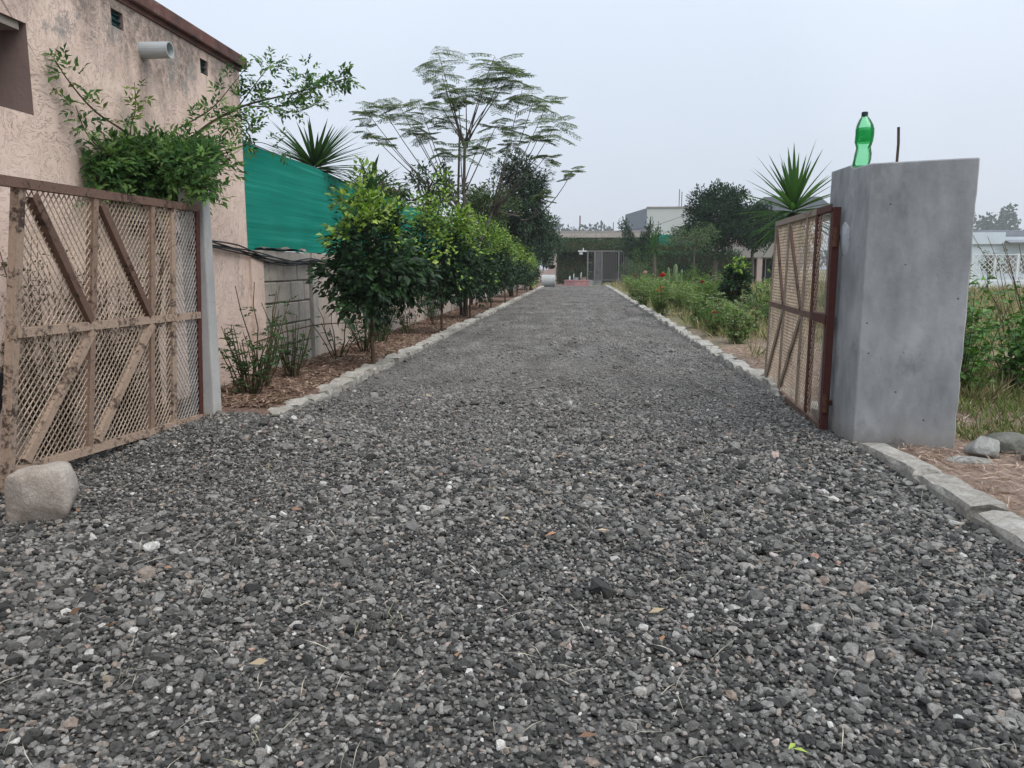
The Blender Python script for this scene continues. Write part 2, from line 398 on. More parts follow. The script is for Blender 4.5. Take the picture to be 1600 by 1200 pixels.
def _net():
    n = NT('green_shade_net')
    hz = n.noise(1, 4, .6, n.mapped((.5, .5, 28))); f = n.noise(1.2, 4, .6, n.mapped((1, .6, 1.6)))
    col = n.ramp(hz, [(.3, (.0, .165, .12)), (.55, (.003, .235, .172)), (.72, (.03, .31, .235))])
    col = n.mix(n.math('MULTIPLY', n.ramp(f, [(.45, 0), (.7, 1)]), .35), col, (.0, .15, .115, 1))
    n.base(col, .65, .25); n.bump(hz, .006)
    tr = n.node('ShaderNodeBsdfTranslucent', {'Color': n.mix(1.0, col, (1, 1.25, 1.2, 1), 'MULTIPLY')})
    ms = n.node('ShaderNodeMixShader', {0: .35, 1: n.b.outputs[0], 2: tr.outputs[0]}); n.t.links.new(ms.outputs[0], n.out.inputs[0]); return n.m
M['net'] = _net()
def _pet():
    n = NT('green_pet')
    tr = n.node('ShaderNodeBsdfTransparent', {'Color': (.66, .99, .76, 1)}); gl = n.node('ShaderNodeBsdfGlossy', {'Color': (.8, 1, .85, 1), 'Roughness': .12})
    tl = n.node('ShaderNodeBsdfTranslucent', {'Color': (.30, .95, .52, 1)})
    a = n.node('ShaderNodeMixShader', {0: .18, 1: tr.outputs[0], 2: tl.outputs[0]})
    fr = n.node('ShaderNodeFresnel', {'IOR': 1.45})
    ms = n.node('ShaderNodeMixShader', {0: fr.outputs[0], 1: a.outputs[0], 2: gl.outputs[0]}); n.t.links.new(ms.outputs[0], n.out.inputs[0]); return n.m
M['pet'] = _pet()
def _label():
    n = NT('bottle_label'); f = n.noise(24, 3)
    col = n.ramp(f, [(.35, (.0, .13, .04)), (.58, (.005, .24, .08)), (.68, (.25, .5, .32))]); n.base(col, .4, .4)
    tl = n.node('ShaderNodeBsdfTranslucent', {'Color': (.02, .5, .17, 1)})
    ms = n.node('ShaderNodeMixShader', {0: .4, 1: n.b.outputs[0], 2: tl.outputs[0]}); tp = n.node('ShaderNodeBsdfTransparent', {'Color': (.35, .9, .5, 1)})
    m2 = n.node('ShaderNodeMixShader', {0: .4, 1: ms.outputs[0], 2: tp.outputs[0]}); n.t.links.new(m2.outputs[0], n.out.inputs[0]); return n.m
M['bottle_label'] = _label()
M['cap'] = m_simple('bottle_cap', (.01, .03, .03), .1, 10, .4, 0)
M['rose'] = m_leaf('rose_petal', .2, .6)

def _ground():
    n = NT('soil_and_dry_grass')
    x = n.sepz('X'); y = n.sepz('Y')
    f = n.noise(1.3, 6, .65); g = n.noise(14, 6, .75); s = n.noise(1, 5, .7, n.mapped((30, 9, 10)))
    red = n.ramp(g, [(.28, (.085, .053, .041)), (.5, (.19, .125, .098)), (.72, (.30, .215, .17))])
    tan = n.ramp(s, [(.28, (.16, .11, .085)), (.5, (.31, .225, .18)), (.74, (.46, .37, .30))])
    olive = n.ramp(g, [(.3, (.13, .12, .06)), (.5, (.22, .20, .11)), (.72, (.33, .29, .18))])
    right = n.ramp(n.math('MULTIPLY_ADD', x, .5, .5), [(.3, 0), (.5, 1)])
    col = n.mix(right, red, tan)
    far = n.math('ADD', n.math('MULTIPLY', n.math('SUBTRACT', x, 2.0), .12), n.math('MULTIPLY', n.math('SUBTRACT', y, 7.0), .06))
    fr = n.ramp(n.math('ADD', far, n.math('MULTIPLY', n.math('SUBTRACT', f, .5), .9)), [(.2, 0), (.5, 1)])
    col = n.mix(n.math('MULTIPLY', fr, right), col, olive)
    n.base(col, .95, .1); n.bump(n.math('ADD', g, s), .03); return n.m
M['ground'] = _ground()
def _gravel_base():
    n = NT('gravel_bed'); y = n.sepz('Y')
    v = n.node('ShaderNodeTexVoronoi', {'Vector': n.pos(), 'Scale': 42.0})
    cellv = n.node('ShaderNodeSeparateXYZ', {0: v.outputs['Color']}).outputs[0]
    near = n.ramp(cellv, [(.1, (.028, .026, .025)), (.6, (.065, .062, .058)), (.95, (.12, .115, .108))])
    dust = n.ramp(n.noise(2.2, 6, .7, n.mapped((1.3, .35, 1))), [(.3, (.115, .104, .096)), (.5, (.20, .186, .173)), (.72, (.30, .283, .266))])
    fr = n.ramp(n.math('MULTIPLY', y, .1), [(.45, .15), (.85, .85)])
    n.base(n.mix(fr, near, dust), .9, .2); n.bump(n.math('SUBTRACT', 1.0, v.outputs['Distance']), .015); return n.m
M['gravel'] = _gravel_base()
def _stone_mat():
    n = NT('gravel_stone'); r = n.node('ShaderNodeObjectInfo').outputs['Random']
    col = n.ramp(r, [(0, (.024, .0235, .022)), (.3, (.078, .075, .070)), (.6, (.148, .142, .132)), (.88, (.26, .248, .23)), (.95, (.23, .18, .145)), (.98, (.36, .345, .32)), (.990, (.45, .44, .41)), (.997, (.58, .56, .53)), (1, (.30, .17, .125))])
    oi = n.node('ShaderNodeTexCoord').outputs['Object']
    sp = n.ramp(n.noise(60, 4, .75), [(.3, .45), (.65, 1.35)])
    col = n.mix(.85, col, sp, 'MULTIPLY'); 
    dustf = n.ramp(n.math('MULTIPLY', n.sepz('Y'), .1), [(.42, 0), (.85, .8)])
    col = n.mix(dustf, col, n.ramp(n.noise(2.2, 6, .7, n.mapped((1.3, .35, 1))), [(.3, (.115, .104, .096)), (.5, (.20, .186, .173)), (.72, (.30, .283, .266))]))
    n.base(col, .8, .35); n.bump(n.noise(160, 4, .7), .004); return n.m
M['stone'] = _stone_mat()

# ------------------------------------------------------------------ ground and drive
def axis(fine0, fine1, step, far):
    a = np.arange(fine0, fine1 + 1e-6, step); up = fine1 + np.geomspace(step * 2, far, 14); dn = fine0 - np.geomspace(step * 2, far, 14)[::-1]
    return np.concatenate([dn, a, up])
xs = axis(-9, 14, .25, 900); ys = axis(-2, 54, .3, 1200)
GX, GY = np.meshgrid(xs, ys)
def ground_h(x, y):
    x = np.asarray(x, float); y = np.asarray(y, float)
    n1 = .05 * (vnoise(x * 1.1, y * 1.1, 21) - .5) + .03 * (vnoise(x * 3, y * 3, 22) - .5)
    out = np.full(x.shape, 0.0) + n1 * .6
    on_l = (x < -2.22) & (y > 5.2)
    on_r = x > 1.75
    h = np.where(on_l, .05 + n1, np.where(on_r, .05 + n1, -.07))
    h = np.where((x < -2.22) & (y <= 5.2), -.07, h)
    h = np.where((x < -60) | (x > 60) | (y > 100), 0.0, h)
    h = np.where((y > 50.5) & (x < 1.75) & (x > -2.3), .0, h)
    return h
GZ = ground_h(GX, GY); nx, ny = len(xs), len(ys)
mb = MB(); ii = np.arange(nx * ny).reshape(ny, nx)
quads = np.stack([ii[:-1, :-1], ii[:-1, 1:], ii[1:, 1:], ii[1:, :-1]], -1).reshape(-1, 4)
mb.add(np.stack([GX, GY, GZ], -1), quads)
g = mb.build('ground', M['ground'], smooth=True); g['kind'] = 'structure'

def sheet(mb, x0, x1, y0, y1, st, zf):
    a = np.linspace(x0, x1, max(2, int((x1 - x0) / st) + 1)); b = np.linspace(y0, y1, max(2, int((y1 - y0) / st) + 1))
    X, Y = np.meshgrid(a, b); Z = zf(X, Y); i2 = np.arange(X.size).reshape(X.shape)
    mb.add(np.stack([X, Y, Z], -1), np.stack([i2[:-1, :-1], i2[:-1, 1:], i2[1:, 1:], i2[1:, :-1]], -1).reshape(-1, 4))
mb = MB()
sheet(mb, -5.5, 1.72, -1.5, 5.3, .09, lambda x, y: gz(x, y) - .012)
sheet(mb, -2.12, 1.74, 5.3, 50.6, .12, lambda x, y: gz(x, y) - .012)
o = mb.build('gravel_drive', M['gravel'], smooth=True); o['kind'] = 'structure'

# the loose stones: eight stone shapes scattered as instances on the drive
def stone_proto(k):
    rng = np.random.default_rng(100 + k)
    import bmesh
    bm = bmesh.new(); bmesh.ops.create_icosphere(bm, subdivisions=2 if k < 3 else 1, radius=1)
    V = np.array([v.co[:] for v in bm.verts])
    for _ in range(9):
        nn = rng.normal(size=3); nn /= np.linalg.norm(nn); d = rng.uniform(.45, .85); t = V @ nn
        V = V - np.maximum(t - d, 0)[:, None] * nn
    V *= np.array([rng.uniform(.8, 1.35), rng.uniform(.7, 1.1), rng.uniform(.5, .8)]); V += rng.normal(0, .025, V.shape)
    for v, c in zip(bm.verts, V): v.co = c
    me = bpy.data.meshes.new('stone'); bm.to_mesh(me); bm.free(); me.materials.append(M['stone'])
    return bpy.data.objects.new('stone', me)
stone_col = bpy.data.collections.new('stone_shapes')
for k in range(8): stone_col.objects.link(stone_proto(k))
def jgrid(x0, x1, y0, y1, dens):
    st = 1 / math.sqrt(dens); a = np.arange(x0, x1, st); b = np.arange(y0, y1, st); X, Y = np.meshgrid(a, b)
    X = X + RNG.uniform(-.6, .6, X.shape) * st; Y = Y + RNG.uniform(-.6, .6, Y.shape) * st; return X.ravel(), Y.ravel()
px, py, ps = [], [], []
for (x0, x1, y0, y1, dn, s0) in ((-3.1, 1.73, 1.1, 5.3, 5200, .0096), (-2.13, 1.70, 5.3, 7, 4000, .0094), (-2.13, 1.70, 7, 14, 2000, .0088), (-2.12, 1.68, 14, 28, 620, .010), (-2.12, 1.68, 28, 50, 200, .012)):
    X, Y = jgrid(x0, x1, y0, y1, dn); px.append(X); py.append(Y); ps.append(s0 * np.exp(RNG.normal(0, .42, X.shape)))
px = np.concatenate(px); py = np.concatenate(py); ps = np.concatenate(ps)
ok = np.abs(px) < 100
# thin out a few compacted dusty patches
pt = vnoise(px * .9, py * .5, 31); ok &= ~((py > 5.5) & (pt > .55) & (RNG.uniform(size=px.shape) < .55))
ps *= 1 + .5 * (vnoise(px * 1.2, py * .8, 33) - .5)
px, py, ps = px[ok], py[ok], ps[ok]
pz = gz(px, py) - .008 + RNG.uniform(-.25, .6, px.shape) * ps
me = bpy.data.meshes.new('gravel_stones'); me.vertices.add(len(px)); me.vertices.foreach_set('co', np.stack([px, py, pz], 1).astype(np.float32).ravel())
at_ = me.attributes.new('sc', 'FLOAT', 'POINT'); at_.data.foreach_set('value', ps.astype(np.float32))
gs = bpy.data.objects.new('gravel_stones', me); C.objects.link(gs); gs['kind'] = 'stuff'; gs['label'] = 'loose dark grey crushed stone spread over the drive'
ng = bpy.data.node_groups.new('scatter_stones', 'GeometryNodeTree')
ng.interface.new_socket('Geometry', in_out='INPUT', socket_type='NodeSocketGeometry'); ng.interface.new_socket('Geometry', in_out='OUTPUT', socket_type='NodeSocketGeometry')
gi = ng.nodes.new('NodeGroupInput'); go = ng.nodes.new('NodeGroupOutput')
ci = ng.nodes.new('GeometryNodeCollectionInfo'); ci.inputs['Collection'].default_value = stone_col; ci.inputs['Separate Children'].default_value = True; ci.inputs['Reset Children'].default_value = True
ip = ng.nodes.new('GeometryNodeInstanceOnPoints'); ip.inputs['Pick Instance'].default_value = True
rv = ng.nodes.new('FunctionNodeRandomValue'); rv.data_type = 'FLOAT_VECTOR'; rv.inputs[0].default_value = (-.5, -.5, 0); rv.inputs[1].default_value = (.5, .5, 6.283)
na = ng.nodes.new('GeometryNodeInputNamedAttribute'); na.data_type = 'FLOAT'; na.inputs['Name'].default_value = 'sc'
ng.links.new(gi.outputs[0], ip.inputs['Points']); ng.links.new(ci.outputs[0], ip.inputs['Instance']); ng.links.new(rv.outputs[0], ip.inputs['Rotation'])
ng.links.new(na.outputs[0], ip.inputs['Scale']); ng.links.new(ip.outputs[0], go.inputs[0])
gs.modifiers.new('scatter', 'NODES').node_group = ng

# ------------------------------------------------------------------ kerbs
def rough_block_mesh(seed, nxs=3, ke=.90, be=.80, nv=.045, nz_=.045):
    rng = np.random.default_rng(seed)
    m = MB(); L = np.linspace(-.5, .5, nxs + 1); rows = []
    prof = [(-.5, -.5), (-.51, .40), (-.45, .5), (.0, .51), (.45, .49), (.51, .40), (.5, -.5)]
    for i, l in enumerate(L):
        end = i in (0, nxs)
        for (a, b) in prof:
            k = ke if end else 1
            rows.append((a * k + rng.normal(0, nv), l + rng.normal(0, .014), b * (be if end and b > 0 else 1) + (rng.normal(0, nz_) if b > 0 else 0)))
    q = len(prof); F = [(i * q + j, i * q + j + 1, (i + 1) * q + j + 1, (i + 1) * q + j) for i in range(nxs) for j in range(q - 1)]
    F += [tuple(range(q - 1, -1, -1)), tuple(nxs * q + j for j in range(q))]
    m.add(rows, F); me = m.mesh('kerb_stone'); me.materials.append(M['kerb']); return me
KS = [rough_block_mesh(300 + i) for i in range(9)]; KL = [rough_block_mesh(340 + i, 6, .98, .94, .022, .018) for i in range(5)]
def kerb(side, xf, y0, y1, lf, wd, ht, zt):
    root = bpy.data.objects.new('kerb', None); C.objects.link(root); root['kind'] = 'structure'
    root['label'] = 'row of rough pale kerb stones along the %s of the drive' % side
    y = y0; i = 0; rest = MB()
    while y < y1:
        L = lf(y) * random.uniform(.75, 1.3); x = xf(y + L / 2) + random.uniform(-.015, .015)
        w_ = wd * random.uniform(.9, 1.12); zz = zt(y) + random.uniform(-.02, .012)
        o = bpy.data.objects.new('kerb_stone', KL[i % 5] if L > .55 else KS[i % 9]); C.objects.link(o); o.parent = root
        o.location = (x, y + L / 2, zz - ht / 2); o.scale = (w_, L - random.uniform(.004, .03), ht * random.uniform(.9, 1.12))
        dx = (xf(y + L) - xf(y)) / L
        o.rotation_euler = (random.uniform(-.03, .03), random.uniform(-.05, .05), -math.atan(dx) + random.uniform(-.04, .04))
        y += L; i += 1
kerb('far side', lambda y: -2.19, 5.32, 50.3, lambda y: .34 if y < 14 else .45, .17, .22, lambda y: .095 if y < 6 else .08)
def kx(y): return 1.80 if y < 5.2 else 1.80 - .03 * min(1, (y - 5.2) / 3)
kerb('gate pillar side', lambda y: kx(y), 1.3, 4.72, lambda y: .72, .175, .22, lambda y: .07)
kerb('rose bed side', lambda y: kx(y), 5.55, 50.3, lambda y: .36 if y < 14 else .45, .17, .22, lambda y: .08)

# ------------------------------------------------------------------ house on the left
WX = -3.2
def wall_sheet(mb, X, ya, yb, za, zb, holes, depth):
    """wall face at X facing +X with rectangular holes (y0,y1,z0,z1), each with reveals going back by depth"""
    Ys = sorted({ya, yb, *[h[0] for h in holes], *[h[1] for h in holes]}); Zs = sorted({za, zb, *[h[2] for h in holes], *[h[3] for h in holes]})
    for y0, y1 in zip(Ys, Ys[1:]):
        for z0, z1 in zip(Zs, Zs[1:]):
            if any(h[0] <= y0 and y1 <= h[1] and h[2] <= z0 and z1 <= h[3] for h in holes): continue
            mb.add([(X, y0, z0), (X, y1, z0), (X, y1, z1), (X, y0, z1)], [(0, 1, 2, 3)])
def reveals(mb, X, h, d):
    y0, y1, z0, z1 = h
    mb.add([(X, y0, z0), (X, y1, z0), (X, y1, z1), (X, y0, z1), (X - d, y0, z0), (X - d, y1, z0), (X - d, y1, z1), (X - d, y0, z1)], [(0, 1, 5, 4), (1, 2, 6, 5), (2, 3, 7, 6), (3, 0, 4, 7)])
house = thing('house', 'peach plastered flat roofed house with cracked peeling wall above the open mesh gate', 'house', (-5.5, 4, 0))
win = (3.2, 4.44, 1.99, 2.50); v1 = (5.30, 5.44, 2.745, 2.86); v2 = (6.55, 6.68, 2.735, 2.855)
m = MB(); wall_sheet(m, WX, .3, 7.31, -.1, 2.965, [win, v1, v2], .3)
m.add([(WX, 7.31, -.1), (-8, 7.31, -.1), (-8, 7.31, 2.965), (WX, 7.31, 2.965)], [(0, 1, 2, 3)])
m.add([(WX, .3, -.1), (-8, .3, -.1), (-8, .3, 2.965), (WX, .3, 2.965)], [(3, 2, 1, 0)])
m.add([(-8, .3, -.1), (-8, 7.31, -.1), (-8, 7.31, 2.965), (-8, .3, 2.965)], [(3, 2, 1, 0)])
wall = m.build('wall', M['plaster'], house)
m = MB(); m.box2((-8.06, .24, 2.965), (-3.145, 7.39, 3.065)); rs = m.build('roof_slab', M['roofslab'], house)
bv = rs.modifiers.new('edge', 'BEVEL'); bv.width = .012; bv.segments = 2
m = MB(); m.box2((-3.3, .25, 2.93), (-3.185, 7.34, 2.9649)); m.build('drip_edge', M['roofslab'], house)
m = MB(); reveals(m, WX, win, .32); wn = m.build('window', M['reveal'], house)
m = MB(); m.box2((WX - .31, 3.2, 1.99), (WX - .30, 4.44, 2.5)); m.build('pane', M['dark_in'], wn)
m = MB(); m.box2((WX - .30, 3.2, 2.455), (WX - .02, 4.405, 2.499)); m.build('lintel', M['lintel'], wn)
m = MB(); m.box2((WX - .30, 4.38, 1.99), (WX - .27, 4.44, 2.45)); m.build('window_frame', M['iron_brown'], wn)
for h in (v1, v2):
    m = MB(); reveals(m, WX, h, .035); vo = m.build('vent', M['reveal'], house)
    m = MB(); m.add([(WX - .034, h[0], h[2]), (WX - .034, h[1], h[2]), (WX - .034, h[1], h[3]), (WX - .034, h[0], h[3])], [(0, 1, 2, 3)])
    for k in range(3):
        zz = h[2] + (k + .5) * (h[3] - h[2]) / 3; m.box((WX - .022, (h[0] + h[1]) / 2, zz), (.016, h[1] - h[0], .008), tilt=(.5, 'Y'))
    m.build('vent_louvre', M['teal_tile'], vo)
m = MB(); n_ = 20; a_ = [2 * math.pi * k / n_ for k in range(n_)]
pc = (5.66, 2.675)
rings = [(-3.26, .060), (-3.0, .057), (-2.985, .057), (-2.985, .050), (-3.2, .050)]
V = [(x, pc[0] + r * math.cos(a), pc[1] + r * math.sin(a)) for x, r in rings for a in a_]
m.add(V, [(i * n_ + k, i * n_ + (k + 1) % n_, (i + 1) * n_ + (k + 1) % n_, (i + 1) * n_ + k) for i in range(4) for k in range(n_)]); m.build('drain_pipe', M['pvc'], house, smooth=False)
# low plastered return of the house that ends where the block wall begins
m = MB(); m.box2((-3.45, 7.31, -.05), (-3.17, 7.60, 1.235)); m.build('low_wall', M['plaster_low'], house)

# ------------------------------------------------------------------ block boundary wall
bw = thing('block_wall', 'grey concrete block boundary wall running behind the citrus trees', 'wall', (-3.25, 7.6, 0))
m = MB(); m.box2((-3.40, 7.6, -.1), (-3.215, 9.02, 1.17)); m.build('mortar_core', M['mortar'], bw)
course = [.02, .27, .50, .735, .965, 1.165]
for ci_, (z0, z1) in enumerate(zip(course, course[1:])):
    y = 7.60 + (.0 if ci_ % 2 else -.2); 
    while y < 9.0:
        a = max(y, 7.605); b = min(y + .40, 8.99)
        if b - a > .06:
            m = MB(); m.box(((-3.41 - 3.2) / 2, (a + b) / 2, (z0 + z1) / 2), (.21 + random.uniform(-.006, .006), b - a - random.uniform(.012, .024), z1 - z0 - random.uniform(.010, .022)), jit=.003)
            ob = m.build('block', M['block'], bw); bb = ob.modifiers.new('edge', 'BEVEL'); bb.width = .008; bb.segments = 1
        y += .41
m = MB(); m.box2((-3.42, 7.6, 1.17), (-3.19, 9.02, 1.285), jit=.004); m.build('coping', M['block'], bw)
m = MB(); m.box2((-3.43, 9.02, -.1), (-3.165, 9.2, 1.29), jit=.004); m.build('pier', M['block'], bw)
for k in range(10):
    a = 9.2 + k * 3.4; b = a + 3.25
    m = MB(); m.box2((-3.40, a + .005, -.1), (-3.205, b - .004, 1.28), jit=.003); m.build('wall_panel', M['block_light'], bw)
    m = MB(); m.box2((-3.42, b, -.1), (-3.175, a + 3.4, 1.285)); m.build('pier', M['block'], bw)

# ------------------------------------------------------------------ green shade net on the wall
net = thing('shade_net', 'green shade net stretched along the top of the block wall', 'net', (-3.3, 7.3, 1.28))
m = MB(); Yn = np.arange(7.1, 24, .10); Zn = np.linspace(0, 1, 16)
YY, TT = np.meshgrid(Yn, Zn)
top = 2.335 + .02 * np.sin(YY * 2.1) - .004 * (YY - 7.3) + .05 * (vnoise(YY * .5, YY * 0, 44) - .5)
bot = 1.285 + .03 * (vnoise(YY * 2.2, YY * 0, 45) - .3)
XX = -3.31 + .07 * (vnoise(YY * .9, TT * 2.5, 41) - .5) + .035 * (vnoise(YY * 3.5, TT * 3, 42) - .5) + .03 * np.sin(TT * math.pi) * np.sin(YY * 1.4) + .018 * (1 - TT) * np.sin(YY * 7 + 2 * vnoise(YY, TT * 3, 47)) + .04 * np.maximum(0, .25 - TT) * (vnoise(YY * 4, TT * 6, 48))
ZZ = bot + (top - bot) * TT
i2 = np.arange(XX.size).reshape(XX.shape)
m.add(np.stack([XX, YY, ZZ], -1), np.stack([i2[:-1, :-1], i2[:-1, 1:], i2[1:, 1:], i2[1:, :-1]], -1).reshape(-1, 4)); m.build('net_sheet', M['net'], net, smooth=True)
m = MB(); m.tube([(-3.31, y, 2.34 + .02 * math.sin(y * 2.1) - .004 * (y - 7.3) + .05 * (float(vnoise(y * .5, 0, 44)) - .5)) for y in np.arange(7.1, 23.9, .4)], .006, 5); m.build('top_wire', M['cable'], net)
for y in (9.1, 12.4, 15.8, 19.2, 22.6):
    m = MB(); m.tube([(-3.37, y, 1.28), (-3.36, y, 2.32)], .022, 6); m.build('net_post', M['rust'], net)

# bits left on top of the wall
for (y, dx, s_, lab) in ((7.86, 0, (.08, .11, .022), 'pale brick fragment on the wall top closest to the house corner'), (8.42, .01, (.08, .16, .028), 'longer pale brick piece lying on black plastic on the block wall'), (8.95, 0, (.07, .10, .02), 'thin brick chip on the block wall beside the pier')):
    m = MB(); m.box((-3.27 + dx, y, 1.287 + s_[2] / 2 + .02), s_, rz=random.uniform(-.3, .3), jit=.012)
    mono(m, 'brick_fragment', M['brick'], lab, 'brick', (-3.27, y, 1.29), 'brick pieces on the wall top')
m = MB(); Yp = np.linspace(7.7, 8.7, 24); Xp = np.linspace(-3.36, -3.17, 7); A, B = np.meshgrid(Yp, Xp)
Zp = 1.292 + .03 * vnoise(A * 9, B * 30, 51) - .15 * np.maximum(B + 3.185, 0); i2 = np.arange(A.size).reshape(A.shape)
m.add(np.stack([B, A, Zp], -1), np.stack([i2[:-1, :-1], i2[:-1, 1:], i2[1:, 1:], i2[1:, :-1]], -1).reshape(-1, 4))
mono(m, 'plastic_sheet', M['black_plastic'], 'crumpled black plastic sheet lying on top of the block wall', 'plastic sheet', (-3.27, 8.2, 1.29))

# cables along house and wall
cb = thing('cable_bundle', 'bundle of black cables drooping along the house corner and block wall', 'cable', (-3.15, 6.2, 1.3))
for k in range(6):
    rg = np.random.default_rng(60 + k); pts = []
    for y in np.linspace(5.3, 13.0, 52):
        z = 1.335 - .075 * (y - 6.2) if y < 8.3 else 1.178 + .012 * math.sin((y - 8.3) * 2.5)
        z = max(z, 1.13) + (k - 2.5) * .009 + .016 * math.sin(y * (2 + k * .31) + k * 1.7) - .035 * math.sin(max(0, min(1, (y - 7) / 2)) * math.pi) * (k % 3) * .6
        pts.append((-3.163 + .008 * (k % 3) + .012 * math.sin(y * 3 + k), y, z))
    m = MB(); m.tube(pts, .0075, 5); m.build('cable', M['cable'], cb, smooth=True)

# ------------------------------------------------------------------ gate posts
wp = thing('gate_post', 'pale grey concrete post carrying the mesh gate by the house', 'gate post', (-2.63, 5.3, 0))
m = MB(); m.box2((-2.775, 5.24, -.1), (-2.60, 5.36, 1.66), jit=.004)
o = m.build('post', M['white_post'], wp); b_ = o.modifiers.new('edge', 'BEVEL'); b_.width = .012; b_.segments = 2
for z in (.35, 1.25):
    m = MB(); m.tube([(-2.70, 5.235, z - .05), (-2.70, 5.235, z + .05)], .016, 8); m.box((-2.70, 5.25, z), (.05, .04, .03)); m.build('hinge', M['rust'], wp)

pl = thing('gate_pillar', 'square grey cement plastered pillar with a green bottle on top', 'pillar', (2.0, 5.1, 0))
pfl = np.array((1.70, 4.83)); pfr = np.array((2.215, 4.62)); pbl = np.array((1.675, 5.47)); pbr = np.array((2.25, 5.28))
def ringz(zs, wob):
    out = []
    for t in np.linspace(0, 1, 9)[:-1]: out.append(pfl + (pfr - pfl) * t)
    for t in np.linspace(0, 1, 9)[:-1]: out.append(pfr + (pbr - pfr) * t)
    for t in np.linspace(0, 1, 9)[:-1]: out.append(pbr + (pbl - pbr) * t)
    for t in np.linspace(0, 1, 9)[:-1]: out.append(pbl + (pfl - pbl) * t)
    return out
rz_ = ringz(0, 0); nr = len(rz_); V = []; cen = np.mean(rz_, 0); nz = 30
for iz, t in enumerate(np.linspace(0, 1, nz)):
    for k, p in enumerate(rz_):
        q = p + (p - cen) / np.linalg.norm(p - cen) * (.008 * (float(vnoise(k * .45, iz * .35, 71)) - .5))
        if k % 8 == 0: q = q - (p - cen) / np.linalg.norm(p - cen) * (.012 * float(vnoise(k * 1.7, iz * 2.3, 72)) ** 2)
        zt = 1.714 + (.03 if k in range(20, 29) else 0) * 1.0 
        lean = np.array((.0, 0)) * t
        V.append((q[0] + lean[0], q[1], -.15 + (zt + .15) * t))
F = [(i * nr + k, i * nr + (k + 1) % nr, (i + 1) * nr + (k + 1) % nr, (i + 1) * nr + k) for i in range(nz - 1) for k in range(nr)]
V.append((cen[0], cen[1], 1.725)); F += [((nz - 1) * nr + k, (nz - 1) * nr + (k + 1) % nr, len(V) - 1) for k in range(nr)]
m = MB(); m.add(V, F); o = m.build('shaft', M['cement'], pl, smooth=True); o.data.set_sharp_from_angle(angle=R(35))
b_ = o.modifiers.new('edge', 'BEVEL'); b_.width = .008; b_.segments = 2; b_.limit_method = 'ANGLE'; b_.angle_limit = R(40)
p0 = at(1401, 256, 5.0)
m = MB(); m.tube([(p0.x, 5.0, 1.68), (p0.x + .002, 5.0, 1.85), (p0.x - .004, 5.0, 1.945)], .0085, 6); m.build('rebar', M['rebar'], pl)
def patch(c, ry, rz2, seed):
    rg = np.random.default_rng(seed); V = [(c[0] - .028, c[1], c[2])]; n2 = 14
    for ring, (f, d) in enumerate(((.5, .022), (1.0, -.004))):
        for k in range(n2):
            a = 2 * math.pi * k / n2; j = rg.uniform(.8, 1.15)
            V.append((c[0] - d, c[1] + ry * f * j * math.cos(a), c[2] + rz2 * f * j * math.sin(a)))
    F = [(0, 1 + (k + 1) % n2, 1 + k) for k in range(n2)] + [(1 + k, 1 + (k + 1) % n2, 1 + n2 + (k + 1) % n2, 1 + n2 + k) for k in range(n2)]
    return MB().add(V, F)
for (c, a, b, sd_) in (((1.692, 5.16, 1.30), .10, .13, 1), ((1.692, 5.28, .22), .09, .15, 2)):
    patch(c, a, b, sd_).build('mortar_patch', M['mortar_patch'], pl, smooth=True)
    m = MB(); m.box((1.66, 5.215, c[2]), (.07, .035, .03)); m.tube([(1.63, 5.17, c[2] - .06), (1.63, 5.17, c[2] + .06)], .016, 8); m.build('hinge', M['rust'], pl)

